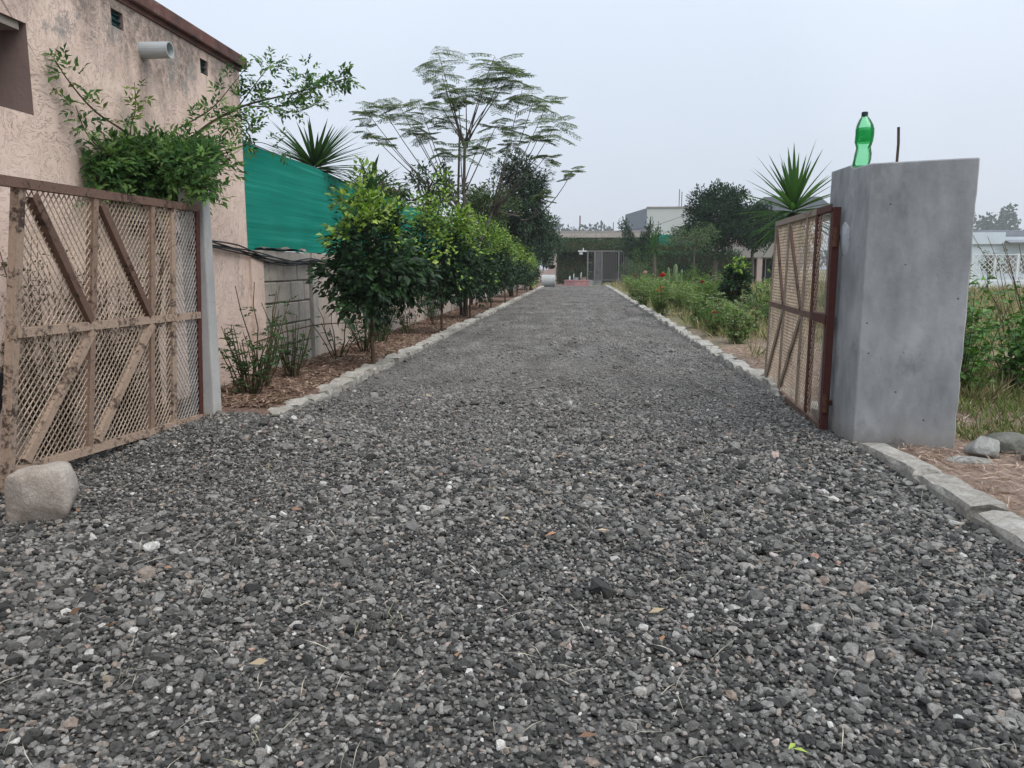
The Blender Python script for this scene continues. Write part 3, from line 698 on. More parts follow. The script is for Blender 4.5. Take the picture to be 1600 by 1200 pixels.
# ------------------------------------------------------------------ gates
def gate(root, FT, FB, NT_, NB, nrm, flip, mats):
    FT, FB, NT_, NB = map(np.array, (FT, FB, NT_, NB))
    def P(s, t): return (FB * (1 - s) + NB * s) * (1 - t) + (FT * (1 - s) + NT_ * s) * t
    iron, dark, pale, red, strand, strand2 = mats
    nrm = np.array(nrm, float)
    def add(name, a, b, wd, mat, off=0, side=1):
        m = MB(); m.angle(P(*a) + nrm * off, P(*b) + nrm * off, wd, nrm, side); return m.build(name, mat, root)
    add('stile', (0, -.03), (0, 1.0), .05, red, .0)
    add('stile', (1, -.07), (1, 1.0), .045, pale, .0, -1)
    for s in (.20, .345, .68): add('stile', (s, .012), (s, .985), .042 if s > .3 else .05, red if (flip and s == .20) else (iron if s > .3 else pale), .004, -1)
    if flip:
        add('rail', (.2, 1), (1, 1), .045, iron, .008, -1); add('rail', (0, 1), (.2, 1), .045, red, .008, -1)
        add('rail', (.2, .5), (1, .5), .045, dark, .008); add('rail', (0, .5), (.2, .5), .06, red, .008)
        add('rail', (0, 0), (1, 0), .045, dark, .008)
    else:
        add('rail', (0, 1), (1.16, 1.005), .045, dark, .008, -1)
        add('rail', (0, .5), (1, .5), .045, pale, .008); add('rail', (0, 0), (1, 0), .045, pale, .008)
    add('brace', (.96, .97), (.69, .52), .046, dark, .012); add('brace', (.655, .97), (.36, .52), .046, dark, .012)
    add('brace', (.68, .48), (.95, .03), .046, pale, .012); add('brace', (.35, .48), (.645, .03), .046, pale, .012)
    # expanded metal: zig-zag strands
    for (s0, s1, name, mt) in ((.0, .20, 'mesh_panel', strand2), (.20, 1.0, 'mesh_panel', strand)):
        m = MB(); ln = 1.86; nc = max(2, int(round((s1 - s0) * ln / .021))); nrw = 56; h = (s1 - s0) / nc
        V = []; Fq = []
        def ptg(i, j): # node of the diamond lattice
            s = s0 + h * i; t = j / nrw
            return P(s, t)
        for i in range(nc):
            for j in range(nrw):
                if (i + j) % 2 == 0: a, b = ptg(i, j), ptg(i + 1, j + 1)
                else: a, b = ptg(i + 1, j), ptg(i, j + 1)
                tdir = (b - a) / np.linalg.norm(b - a); sd = np.cross(tdir, nrm); e1 = sd * (.0019 if flip and s0 > .1 else (.0015 if flip else .0012)); e2 = nrm * (.0045 if flip and s0 > .1 else (.0025 if flip else .0035)) * .5
                base = len(V)
                o_ = -nrm * .01
                tw = sd * .0012
                V += [a - e1 - e2 + o_ - tw, a + e1 - e2 + o_ - tw, a + e1 + e2 + o_ + tw, a - e1 + e2 + o_ + tw, b - e1 - e2 + o_ - tw, b + e1 - e2 + o_ - tw, b + e1 + e2 + o_ + tw, b - e1 + e2 + o_ + tw]
                Fq += [(base, base + 1, base + 5, base + 4), (base + 1, base + 2, base + 6, base + 5), (base + 2, base + 3, base + 7, base + 6), (base + 3, base, base + 4, base + 7)]
        m.add(V, Fq); m.build(name, mt, root, kind='stuff')
lg = thing('mesh_gate', 'tall rusty gate of beige mesh propped open by a boulder beside the house', 'gate', (-2.65, 5.2, 0), 'two leaves of the open mesh gate')
gate(lg, (-2.62, 5.2, 1.51), (-2.68, 5.2, .05), (-2.50, 3.35, 1.475), (-2.69, 3.35, .135), (1, 0, 0), False, (M['iron'], M['iron_brown'], M['iron_pale'], M['iron_red'], M['strand'], M['strand_grey']))
rgt = thing('mesh_gate', 'mesh gate leaf with dark red hinge stile hung on the cement pillar', 'gate', (1.62, 5.2, 0), 'two leaves of the open mesh gate')
gate(rgt, (1.617, 5.2, 1.49), (1.617, 5.2, .05), (1.84, 7.55, 1.515), (1.80, 7.55, .03), (-1, 0, 0), True, (M['iron_grey_brown'], M['iron_brown'], M['iron_grey_brown'], M['iron_red'], M['strand'], M['strand']))

# ------------------------------------------------------------------ bottle on the pillar
bt = thing('plastic_bottle', 'empty dented green plastic bottle standing on the cement pillar', 'bottle', (1.735, 5.08, 1.722))
prof = [(.040, .0), (.053, .012), (.055, .05), (.053, .09), (.048, .115), (.045, .135), (.050, .148), (.054, .17), (.0555, .22), (.0555, .262), (.052, .285), (.038, .318), (.022, .342), (.0165, .352), (.0165, .368)]
def bent(z): return .012 * math.sin(z * 9) - .006
def bottle_part(pr, n=20):
    V = []
    for r, z in pr:
        for k in range(n):
            a = 2 * math.pi * k / n; rr = r * (1 + .05 * math.sin(3 * a + z * 40) * (1 if z < .16 else .15))
            V.append((1.735 + bent(z) + rr * math.cos(a), 5.08 + rr * math.sin(a), 1.724 + z))
    q = len(pr); return MB().add(V, [(i * n + k, i * n + (k + 1) % n, (i + 1) * n + (k + 1) % n, (i + 1) * n + k) for i in range(q - 1) for k in range(n)])
bottle_part([(r * .93, z * .87) for r, z in prof]).build('body', M['pet'], bt, smooth=True)
bottle_part([(r * .93, z * .87) for r, z in [(.0548, .165), (.0565, .172), (.0575, .22), (.0575, .258), (.0558, .264)]]).build('wrapper', M['bottle_label'], bt, smooth=True)
m = MB(); m.lathe([(.018, .300), (.019, .304), (.019, .324), (.016, .327)], 14, (1.735 + bent(.31), 5.08, 1.724)); m.build('cap', M['cap'], bt)

# ------------------------------------------------------------------ rocks
def rock(loc, dims, seed, mat, label, cat='rock', rz=0, cuts=12, flat=None):
    import bmesh
    rg = np.random.default_rng(seed); bm = bmesh.new(); bmesh.ops.create_icosphere(bm, subdivisions=4, radius=1)
    V = np.array([v.co[:] for v in bm.verts])
    for _ in range(cuts):
        nn = rg.normal(size=3); nn /= np.linalg.norm(nn); d = rg.uniform(.62, .9); t = V @ nn; V = V - np.maximum(t - d, 0)[:, None] * nn
    if flat: V[:, 2] = np.minimum(V[:, 2], flat + .05 * V[:, 0])
    V /= np.abs(V).max(0)
    nz_ = vnoise(V[:, 0] * 6 + 40, V[:, 1] * 6 + V[:, 2] * 5 + 40, seed) - .5
    V *= (1 + .05 * nz_)[:, None]
    V = V * np.array(dims) / 2; V[:, 2] += dims[2] / 2 - .02
    for v, c in zip(bm.verts, V): v.co = c
    me = bpy.data.meshes.new('rock'); bm.to_mesh(me); bm.free(); me.materials.append(mat)
    for p in me.polygons: p.use_smooth = True
    o = bpy.data.objects.new('rock', me); C.objects.link(o); o.location = loc; o.rotation_euler = (0, 0, rz); tag(o, label, cat); return o
def block_rock(loc, dims, seed, mat, label, rz):
    import bmesh
    rg = np.random.default_rng(seed); bm = bmesh.new(); bmesh.ops.create_cube(bm, size=2); bmesh.ops.subdivide_edges(bm, edges=bm.edges[:], cuts=9, use_grid_fill=True)
    V = np.array([v.co[:] for v in bm.verts]); V = V / (np.sum(np.abs(V) ** 5, 1, keepdims=True) ** .2)
    for _ in range(7):
        nn = rg.normal(size=3); nn /= np.linalg.norm(nn); d = rg.uniform(.88, 1.05); t = V @ nn; V = V - np.maximum(t - d, 0)[:, None] * nn
    V[:, 0] *= 1 + .10 * (-V[:, 2]); V[:, 2] += .10 * V[:, 0] * (V[:, 2] > 0) - .07 * V[:, 1] * (V[:, 2] > 0)
    V *= (1 + .07 * (vnoise(V[:, 0] * 3 + 9, V[:, 1] * 3 + V[:, 2] * 2.3 + 9, seed) - .5) + .03 * (vnoise(V[:, 0] * 9 + 9, V[:, 1] * 9 + V[:, 2] * 8 + 9, seed) - .5))[:, None]
    V = V * np.array(dims) / 2; V[:, 2] += dims[2] / 2 - .03
    for v, c in zip(bm.verts, V): v.co = c
    me = bpy.data.meshes.new('boulder'); bm.to_mesh(me); bm.free(); me.materials.append(mat); me.polygons.foreach_set('use_smooth', np.ones(len(me.polygons), bool))
    o = bpy.data.objects.new('boulder', me); C.objects.link(o); o.location = loc; o.rotation_euler = (0, 0, rz); return tag(o, label, 'boulder')
block_rock((-2.35, 3.10, .0), (.265, .25, .275), 5, M['rock'], 'cream squarish boulder holding the mesh gate open on the gravel', .35)
rock((2.30, 4.49, .03), (.18, .17, .16), 11, M['rock_grey'], 'pale grey stone against the foot of the cement pillar')
rock((2.50, 4.62, .02), (.30, .2, .16), 12, M['rock_moss'], 'dark mossy stone lying between two paler stones near the pillar')
rock((2.57, 4.36, .02), (.24, .22, .18), 13, M['rock_brown'], 'pinkish brown stone near the pillar at the straw edge')
rock((2.17, 4.36, .04), (.26, .10, .05), 14, M['rock_grey'], 'flat pale stone slab lying in the straw before the pillar')
m = MB(); m.bar((-2.86, 3.32, -.05), (-2.70, 3.36, .62), .05, .02, (1, .2, 0)); m.bar((-2.93, 3.30, -.05), (-2.72, 3.37, .5), .06, .02, (1, .2, 0))
mono(m, 'plastic_strip', M['black_plastic'], 'dark slate plastic strip leaning behind the free end of the gate', 'plastic strip', (-2.8, 3.3, 0))

# ------------------------------------------------------------------ plants
def unit(v): return v / (np.linalg.norm(v, axis=-1, keepdims=True) + 1e-9)
def pick(rng, n, cols, w=None):
    cols = np.array(cols); k = rng.choice(len(cols), n, p=w); return cols[k] * rng.uniform(.75, 1.3, (n, 1))
def limb(mb, a, b, r0, r1, rng, sag=0.0, wob=.08, n=5, sides=6):
    a = Vector(a); b = Vector(b); L = (b - a).length; pts = []
    for i in range(n + 1):
        t = i / n; p = a.lerp(b, t); k = math.sin(t * math.pi)
        p += Vector((rng.normal(0, wob * L * .3), rng.normal(0, wob * L * .3), 0)) * (k > .01) * .6 + Vector((0, 0, sag * L)) * k
        pts.append(p)
    mb.tube(pts, [r0 + (r1 - r0) * i / n for i in range(n + 1)], sides)
    return pts
LEAF_MESH = {}
def leaf_parts(parent, origin, pos, d, nrm, L, W, col, mat, name='leaf', fold=.18, droop=.15, nvar=6):
    """single leaves as parts; alike leaves share mesh data"""
    key = (name, mat.name, fold, droop, round(float(np.mean(W) / np.mean(L)), 2))
    cq = np.round(np.log2(np.maximum(col, 1e-3)) * 1.2).astype(int)
    for i in range(len(pos)):
        kk = key + tuple(cq[i])
        if kk not in LEAF_MESH:
            mm = MB(); mm.leaves(np.zeros((1, 3)), np.array([[1., 0, 0]]), np.array([[0, 0, 1.]]), 1.0, float(np.mean(W) / np.mean(L)), col[i][None], fold, droop)
            me = mm.mesh(name); me.materials.append(mat); LEAF_MESH[kk] = me
        o = bpy.data.objects.new(name, LEAF_MESH[kk]); C.objects.link(o); o.parent = parent
        x = Vector(d[i]).normalized(); z = Vector(nrm[i]); z = (z - x * z.dot(x)).normalized(); y = z.cross(x)
        ll = float(np.broadcast_to(L, (len(pos),))[i])
        mt = Matrix((x, y, z)).transposed().to_4x4() @ Matrix.Scale(ll, 4)
        mt.translation = Vector(pos[i]) - Vector(origin); o.matrix_local = mt

def clump_tree(name, label, cat, base, fork_z, tr, cen, rad, ncl, nleaf, L, W, cols, seed, young=None, yfrac=.0, parts=0, bark='bark', leafmat='leaf', droop_dir=0.0, spread=.3, simple=False, group=None, flat_low=.0, ntrunk=1, shell=.35):
    rng = np.random.default_rng(seed); base = np.array(base, float); cen = np.array(cen, float); rad = np.array(rad, float)
    root = thing(name, label, cat, tuple(base), group)
    v = unit(rng.normal(size=(ncl, 3))); rr = rng.uniform(shell, 1, ncl) ** .6
    v[:, 2] = np.where(v[:, 2] < 0, v[:, 2] * (1 - flat_low), v[:, 2])
    cc = cen + v * rr[:, None] * rad * (1 + .24 * rng.normal(size=(ncl, 1)).clip(-1, 1.2))
    if name == 'citrus_tree': cc[:, :2] = cen[:2] + (cc[:, :2] - cen[:2]) * np.clip(1.0 - .26 * (cc[:, 2:3] - cen[2]) / rad[2], .6, 1.3)
    m = MB(); fork = base + np.array((rng.normal(0, .02), rng.normal(0, .02), fork_z))
    limb(m, base - np.array((0, 0, .08)), fork, tr * 1.15, tr * .85, rng, wob=.05, n=4, sides=8)
    top = cen + np.array((0, 0, rad[2] * .5))
    limb(m, fork, top, tr * .8, tr * .2, rng, wob=.12)
    if ntrunk > 1:
        for k in range(ntrunk): limb(m, fork, cen + np.array((math.cos(k * 2.4) * rad[0] * .55, math.sin(k * 2.4) * rad[1] * .55, -.1 * rad[2])), tr * .65, tr * .25, rng, wob=.1)
    sub = rng.choice(ncl, min(ncl, 26), replace=False)
    for i in sub:
        t = rng.uniform(.0, .7); a = fork + (top - fork) * t; limb(m, a, cc[i], tr * .32, tr * .07, rng, wob=.12, n=4, sides=5)
    m.build('trunk', M[bark], root, smooth=True)
    n = ncl * nleaf; ci2 = np.repeat(np.arange(ncl), nleaf); cr = spread * rad.mean()
    off = rng.normal(size=(n, 3)); off = off / np.linalg.norm(off, axis=1, keepdims=True) * (rng.uniform(0, 1, (n, 1)) ** .5) * cr
    pos = cc[ci2] + off
    out = unit((pos - cen) / rad) * .9 + unit(off) * .7 + rng.normal(0, .45, (n, 3)); out[:, 2] += .15 - droop_dir
    nrm = unit(pos - cen) * .6 + np.array((0, 0, .9)) + rng.normal(0, .45, (n, 3))
    col = pick(rng, n, cols)
    if young is not None:
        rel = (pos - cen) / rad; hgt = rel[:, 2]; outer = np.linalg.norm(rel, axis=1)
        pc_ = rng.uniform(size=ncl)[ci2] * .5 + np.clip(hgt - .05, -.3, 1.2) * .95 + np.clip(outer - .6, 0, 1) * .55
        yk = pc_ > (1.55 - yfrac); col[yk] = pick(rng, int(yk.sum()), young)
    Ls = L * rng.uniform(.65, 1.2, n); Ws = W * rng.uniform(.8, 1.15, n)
    if young is not None: Ls[yk] *= .8
    if parts:
        dist = -(unit(pos - np.array((0, 0, 1.1))) * unit(pos - cen)).sum(1) * 1.0 + np.linalg.norm((pos - cen) / rad, axis=1) + (pos[:, 2] - cen[2]) * .1
        order = np.argsort(-dist); pi, ri = order[:parts], order[parts:]
        leaf_parts(root, root.location, pos[pi], out[pi], nrm[pi], Ls[pi], np.full(parts, W), col[pi], M[leafmat])
    else: ri = np.arange(n)
    m = MB(); m.leaves(pos[ri], out[ri], nrm[ri], Ls[ri], Ws[ri], col[ri], simple=simple)
    m.build('foliage', M[leafmat], root, kind='stuff')
    return root

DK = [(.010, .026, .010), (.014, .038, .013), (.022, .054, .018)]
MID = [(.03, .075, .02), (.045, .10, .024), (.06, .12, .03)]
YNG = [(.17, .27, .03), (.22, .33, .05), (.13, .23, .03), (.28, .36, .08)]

# citrus row along the kerb
ord_ = ['first', 'second', 'third', 'fourth', 'fifth', 'sixth', 'seventh', 'eighth']
citrus_spots = [(-2.24, 8.25, 1.0), (-2.25, 12.6, 1.2), (-2.28, 16.2, 1.16), (-2.3, 20.3, 1.15), (-2.32, 24.5, 1.1), (-2.34, 29.2, 1.05), (-2.36, 35, .95), (-2.8, 40, .85)]
for i, (x, y, k) in enumerate(citrus_spots):
    lab = ['round citrus tree with forked bare trunk growing closest to the gate by the kerb', 'second citrus tree from the gate, dark below with yellow green top growth'][i] if i < 2 else '%s citrus tree from the gate in the row along the kerb' % ord_[i]
    n_far = y > 22
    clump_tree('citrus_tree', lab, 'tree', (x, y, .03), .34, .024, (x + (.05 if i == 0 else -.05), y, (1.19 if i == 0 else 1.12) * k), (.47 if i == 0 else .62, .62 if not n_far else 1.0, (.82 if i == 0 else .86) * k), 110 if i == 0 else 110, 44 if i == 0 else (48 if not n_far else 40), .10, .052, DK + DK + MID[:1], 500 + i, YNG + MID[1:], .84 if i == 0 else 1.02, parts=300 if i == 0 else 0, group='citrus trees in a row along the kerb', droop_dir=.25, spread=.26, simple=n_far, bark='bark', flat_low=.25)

# stems with compound leaves
def stem_bush(mb_s, mb_l, base, stems, rng, hts, lean, leaf_n, L, W, cols, r=.006, top_only=.0, cluster=5):
    tips = []
    for k in range(stems):
        a = rng.uniform(0, 2 * math.pi); h = rng.uniform(*hts); le = rng.uniform(.2, 1) * lean
        b0 = np.array(base) + np.array((math.cos(a), math.sin(a), 0)) * rng.uniform(0, .05); b1 = b0 + np.array((math.cos(a) * le * h, math.sin(a) * le * h, h))
        pts = limb(mb_s, b0 - np.array((0, 0, .04)), b1, r, r * .45, rng, wob=.07, n=5, sides=5); tips.append(np.array(pts[-1]))
        if leaf_n:
            nn = leaf_n; t = rng.uniform(top_only, 1, nn); P = np.array([np.array(Vector(pts[int(q * 4.99)]).lerp(Vector(pts[int(q * 4.99) + 1]), q * 5 - int(q * 4.99) if q * 5 - int(q * 4.99) < 1 else 1)) for q in t])
            d0 = unit(rng.normal(size=(nn, 3)) * np.array((1, 1, .5)) + np.array((0, 0, .25)))
            for c in range(cluster):
                f = (c + 1) / cluster; sidev = unit(np.cross(d0, np.array((0, 0, 1.0)))) * (0 if c == cluster - 1 else (1 if c % 2 else -1))
                pos = P + d0 * L * 1.3 * (.3 + f); d = d0 * .7 + sidev * .9 + rng.normal(0, .15, (nn, 3)); nr_ = np.array((0, 0, 1.0)) + rng.normal(0, .35, (nn, 3))
                mb_l.leaves(pos, d, nr_, L * rng.uniform(.7, 1.15, nn), W * rng.uniform(.8, 1.1, nn), pick(rng, nn, cols), simple=L < .045)
    return tips

# climbing plant by the gate, thrown over towards the drive
rng = np.random.default_rng(77)
cp = thing('climbing_plant', 'leafy green climber growing up the house wall above the propped gate', 'plant', (-3.0, 5.2, 0))
ms = MB(); lp, ldv, lnv, lLs, lcs = [], [], [], [], []
CL = [(.06, .13, .032), (.04, .095, .027), (.09, .175, .045), (.03, .075, .022), (.12, .20, .06)]
def shoot(pts, r0, nl, L, side=.35, dens_from=.1, cols=CL):
    pts = [Vector(p) for p in pts]; fine = []
    for i in range(len(pts) - 1):
        p0_, p1_, p2_, p3_ = pts[max(i - 1, 0)], pts[i], pts[i + 1], pts[min(i + 2, len(pts) - 1)]
        for j in range(6):
            t = j / 6; fine.append(.5 * ((2 * p1_) + (p2_ - p0_) * t + (2 * p0_ - 5 * p1_ + 4 * p2_ - p3_) * t * t + (3 * p1_ - p0_ - 3 * p2_ + p3_) * t ** 3))
    fine.append(pts[-1]); q = len(fine)
    ms.tube(fine, [r0 * (1 - .75 * i / q) for i in range(q)], 5)
    for k in range(nl):
        t = rng.uniform(dens_from, 1); i = min(int(t * (q - 1)), q - 2); P_ = np.array(fine[i].lerp(fine[i + 1], t * (q - 1) - i)); tan = np.array((fine[i + 1] - fine[i]).normalized())
        sv_ = unit(rng.normal(size=3)); d0 = unit(tan * .5 + sv_ * .8 + np.array((.12, -.1, .1)))
        pet = rng.uniform(.01, side * .2); P_ = P_ + d0 * pet; ax = unit(np.cross(d0, np.array((.2, -.6, .7)) + rng.normal(0, .3, 3))); cc_ = np.array(cols[rng.integers(len(cols))]) * rng.uniform(.75, 1.25)
        for (f, c) in ((.35, -1), (.35, 1), (.85, -1), (.85, 1), (1.15, 0)):
            dd = unit(d0 * (.75 if c else 1) + ax * c * .95 + rng.normal(0, .12, 3))
            lp.append(P_ + d0 * f * L); ldv.append(dd); lnv.append(np.array((.35, -.45, .8)) + rng.normal(0, .4, 3)); lLs.append(L * rng.uniform(.6, 1.1)); lcs.append(cc_ * rng.uniform(.85, 1.15))
def A(x, y, Y): return at(x, y, Y)
def AW(x, y, Y):                                  # the same, but kept in front of the house wall
    p = at(x, y, Y)
    if p.x < -3.12 and Y < 7.4:
        d = p - Vector((0, 0, CAM_H)); p = Vector((0, 0, CAM_H)) + d * (-3.12 / p.x)
    return p
trunk_b = Vector((-3.02, 5.25, 0)); nodeA = AW(235, 300, 5.45)
ms.tube([trunk_b, (-3.04, 5.3, .6), (-3.0, 5.4, 1.2), nodeA], [.022, .02, .017, .014], 7)
shoot([nodeA, AW(215, 225, 5.35), AW(150, 175, 5.2), AW(110, 130, 5.05), AW(85, 92, 4.95)], .010, 26, .062, dens_from=.0, cols=CL[:2] + [(.09, .12, .03)])
shoot([nodeA, AW(190, 260, 5.4), AW(140, 215, 5.3), AW(118, 165, 5.2)], .008, 24, .065)
shoot([nodeA, AW(205, 215, 5.5), AW(212, 170, 5.45), AW(210, 128, 5.4)], .007, 14, .06, dens_from=.45, cols=[(.09, .13, .03), (.12, .17, .045)])
shoot([nodeA, AW(300, 215, 5.7), AW(370, 170, 5.9), AW(440, 150, 6.1), AW(500, 135, 6.25), AW(541, 122, 6.35)], .012, 110, .060)
shoot([AW(370, 170, 5.9), AW(400, 130, 5.95), AW(425, 98, 6.0)], .006, 34, .055)
shoot([AW(380, 165, 5.9), AW(440, 165, 6.1), AW(475, 140, 6.1), AW(480, 112, 6.2)], .006, 40, .056)
shoot([AW(410, 160, 6.0), AW(460, 175, 6.1), AW(510, 155, 6.2)], .006, 34, .056)
shoot([AW(330, 190, 5.8), AW(360, 185, 5.85), AW(385, 205, 5.9), AW(400, 190, 5.9)], .006, 40, .058)
shoot([AW(300, 260, 5.6), AW(350, 240, 5.7), AW(400, 222, 5.75), AW(440, 235, 5.8)], .006, 22, .056)
shoot([AW(280, 200, 5.7), AW(330, 170, 5.8), AW(365, 130, 5.85), AW(385, 105, 5.9)], .006, 34, .058)
for k in range(78):
    c = (rng.uniform(140, 338), rng.uniform(225, 325)); c = (c[0], max(c[1], 250 - (c[0] - 140) * .25 + rng.uniform(-10, 20))); Yd = rng.uniform(5.25, 5.75)
    shoot([nodeA + Vector((rng.normal(0, .06), rng.normal(0, .06), rng.normal(0, .03))), AW((c[0] + 235) / 2, (c[1] + 270) / 2 - 12, Yd), AW(c[0], c[1], Yd)], .006, 15, .068, dens_from=.25)
for k in range(44):
    c = (rng.uniform(250, 380), rng.uniform(165, 270)); Yd = rng.uniform(5.5, 5.9)
    if c[1] < 265 - (c[0] - 250) * .75: continue
    shoot([nodeA, AW((c[0] + 235) / 2, (c[1] + 280) / 2 - 10, Yd), AW(c[0], c[1], Yd)], .006, 13, .064, dens_from=.3)
for k in range(20):
    c = (rng.uniform(272, 326), rng.uniform(258, 312)); Yd = rng.uniform(5.02, 5.18)
    shoot([nodeA, AW((c[0] + 260) / 2, 255 + rng.uniform(-12, 8), 5.2), AW(c[0], c[1], Yd)], .005, 12, .06, dens_from=.3)
ms.build('stem', M['twig'], cp, smooth=True)
lp, ldv, lnv, lLs, lcs = map(np.array, (lp, ldv, lnv, lLs, lcs))
scr = np.array([(Vector(p) - Vector((-3.0, 5.4, 1.6))).length for p in lp]) + rng.uniform(0, .35, len(lp))
od = np.argsort(-scr); a_i, b_i = od[:300], od[300:]
leaf_parts(cp, cp.location, lp[a_i], ldv[a_i], lnv[a_i], lLs[a_i], np.full(300, lLs.mean() * .42), lcs[a_i], M['leaf_matte'])
m = MB(); m.leaves(lp[b_i], ldv[b_i], lnv[b_i], lLs[b_i], lLs[b_i] * .42, lcs[b_i]); m.build('foliage', M['leaf_matte'], cp, kind='stuff')

# tangled dry scrub behind the propped gate
rng = np.random.default_rng(88)
for (x, y, ns, lab) in ((-2.98, 4.05, 46, 'dry brown tangled bush behind the free end of the propped gate'), (-2.96, 4.75, 60, 'dry dark bush with few leaves behind the middle of the propped gate')):
    root = thing('dry_bush', lab, 'bush', (x, y, 0)); a = MB(); b = MB()
    stem_bush(a, b, (x, y, -.04), ns, rng, (.5, 1.35), .32, 9, .035, .02, [(.05, .045, .022), (.07, .05, .03), (.035, .05, .02)], r=.006, top_only=.1)
    a.build('stem', M['twig_dry'], root, smooth=True); b.build('foliage', M['leaf_matte'], root, kind='stuff')

# pruned rose bushes in the bed along the wall
rng = np.random.default_rng(99)
LR = [(.04, .085, .03), (.055, .10, .04), (.03, .065, .025)]
def rose_stub(x, y, ns, hts, lean, nl, lab, seed, flowers=0):
    rng = np.random.default_rng(seed); root = thing('rose_bush', lab, 'bush', (x, y, .04), 'pruned rose bushes along the wall'); a = MB(); b = MB()
    tips = stem_bush(a, b, (x, y, .04), ns, rng, hts, lean, nl, .042, .027, LR, r=.0075, top_only=.25)
    a.build('stem', M['twig'], root, smooth=True)
    if nl: b.build('foliage', M['leaf_matte'], root, kind='stuff')
    for k in range(flowers): rose_flower(root, tips[k] + np.array((0, 0, .01)), .035, (.5, .04, .10), rng)
def rose_flower(root, p, r, c, rng):
    m = MB(); n = 14; a = rng.uniform(0, 6.28, n); el = np.linspace(.2, 1.35, n)
    d = np.stack([np.cos(a) * np.cos(el), np.sin(a) * np.cos(el), np.sin(el)], 1); nr_ = np.stack([-np.cos(a) * np.sin(el), -np.sin(a) * np.sin(el), np.cos(el)], 1)
    m.leaves(np.repeat(np.array(p)[None], n, 0), d, nr_, r * 1.1, r * 1.3, np.array(c) * rng.uniform(.7, 1.25, (n, 1)), fold=.3, droop=-.15)
    return m.build('flower', M['rose'], root)
rose_stub(-2.72, 6.15, 16, (.35, .62), .5, 8, 'leafy pruned rose bush by the pale gate post', 1)
rose_stub(-2.80, 6.55, 14, (.45, .95), .75, 4, 'rose bush of thick bare canes leaning along the plastered house end', 2)
rose_stub(-2.80, 7.3, 18, (.4, .8), .4, 4, 'rose bush of thin upright canes before the grey blocks', 3)
rose_stub(-2.85, 8.9, 9, (.3, .62), .7, 3, 'sparse rose bush with two crimson blooms behind the first citrus tree', 4, 2)
rose_stub(-2.75, 9.7, 14, (.3, .7), .6, 9, 'leafy low rose bush between the first citrus tree and the wall', 5)
rose_stub(-2.8, 10.8, 14, (.3, .8), .5, 10, 'pale leaved rose bush between the first and second citrus trees', 6)
rose_stub(-2.72, 12.2, 10, (.3, .8), .5, 8, 'rose bush with one crimson bloom before the second citrus tree', 7, 1)
rose_stub(-2.75, 14.5, 10, (.3, .8), .5, 10, 'rose bush between the second and third citrus trees', 8)
m = MB(); limb(m, (-3.0, 6.9, .42), (-2.62, 9.1, .45), .008, .005, rng, sag=.03, wob=.04, n=8); mono(m, 'fallen_cane', M['twig_dry'], 'long bare cane leaning low across the pruned roses by the wall', 'branch', (-2.9, 7.5, .4))

# rosette plants (yucca, fan palm): every blade is a part
def rosette(name, label, cat, base, top, tr, nl, L, W, seed, cols, el=(-.5, 1.45), mat='leaf_matte', droop=.25, lean=None, trunk_mat='bark_grey', seg=6):
    rng = np.random.default_rng(seed); root = thing(name, label, cat, tuple(base)); top = np.array(top, float); m = MB()
    m.tube([np.array(base) - np.array((0, 0, .1)), np.array(base) * .5 + top * .5 + np.array((rng.normal(0, .03), 0, 0)), top], [tr * 1.2, tr, tr * .9], 8); m.build('trunk', M[trunk_mat], root, smooth=True)
    for k in range(nl):
        a = k * 2.39996 + rng.normal(0, .15); e = el[0] + (el[1] - el[0]) * ((k + .5) / nl) ** 1.0 + rng.normal(0, .08); ll = L * rng.uniform(.82, 1.1) * (.85 if e < 0 else 1)
        d = np.array((math.cos(a) * math.cos(e), math.sin(a) * math.cos(e), math.sin(e))); p = top + d * tr * .5 + np.array((0, 0, .04 * (e)))
        sd_ = unit(np.cross(d, np.array((0, 0, 1.0))) if abs(d[2]) < .98 else np.array((1.0, 0, 0))); V = []; ss = np.linspace(0, 1, seg)
        for s in ss:
            wv = W * (min(1, .5 + s * 2) * (1 - s ** 2.2) + .02) * .5; c = p + d * ll * s + np.array((0, 0, -1)) * droop * ll * s * s * math.cos(e)
            up_ = unit(np.cross(sd_, d))
            V += [c - sd_ * wv + up_ * wv * .35, c, c + sd_ * wv + up_ * wv * .35]
        F = [(3 * i + j, 3 * i + j + 1, 3 * i + j + 4, 3 * i + j + 3) for i in range(seg - 1) for j in (0, 1)]
        mm = MB(); mm.add(V, F, np.array(cols[rng.integers(len(cols))]) * rng.uniform(.8, 1.25)); mm.build('leaf', M[mat], root, smooth=True)
    return root
YC = [(.05, .11, .035), (.04, .09, .03), (.065, .13, .045)]
yb = at(1240, 335, 8.6)
rosette('yucca', 'spiky yucca with sword leaves rising behind the pillar side gate leaf', 'plant', (yb.x, 8.6, .02), (yb.x, 8.6, yb.z + .02), .055, 96, .66, .05, 21, YC, (-1.0, 1.30), droop=.12)
fb = at(492, 262, 10.4)
rosette('fan_palm', 'large spiky palm crown showing above the green shade net', 'palm', (fb.x, 10.4, .02), (fb.x, 10.4, fb.z - .02), .09, 130, .78, .05, 22, [(.03, .065, .03), (.04, .08, .035), (.025, .05, .025)], (-.5, .95), droop=.10)
fb = at(575, 270, 11.6)
rosette('fan_palm', 'small dark palm clump beside the far slope of the shade net', 'palm', (fb.x, 11.6, .02), (fb.x, 11.6, fb.z - .35), .07, 40, .75, .08, 23, [(.02, .05, .02), (.03, .06, .025)], (-.6, 1.0), droop=.3)
fb = at(1022, 388, 30)
rosette('yucca', 'small yucca on a tall bare trunk standing among the roses', 'plant', (fb.x, 30, .02), (fb.x, 30, fb.z), .075, 48, .72, .06, 24, YC, (-.9, 1.45), droop=.18)

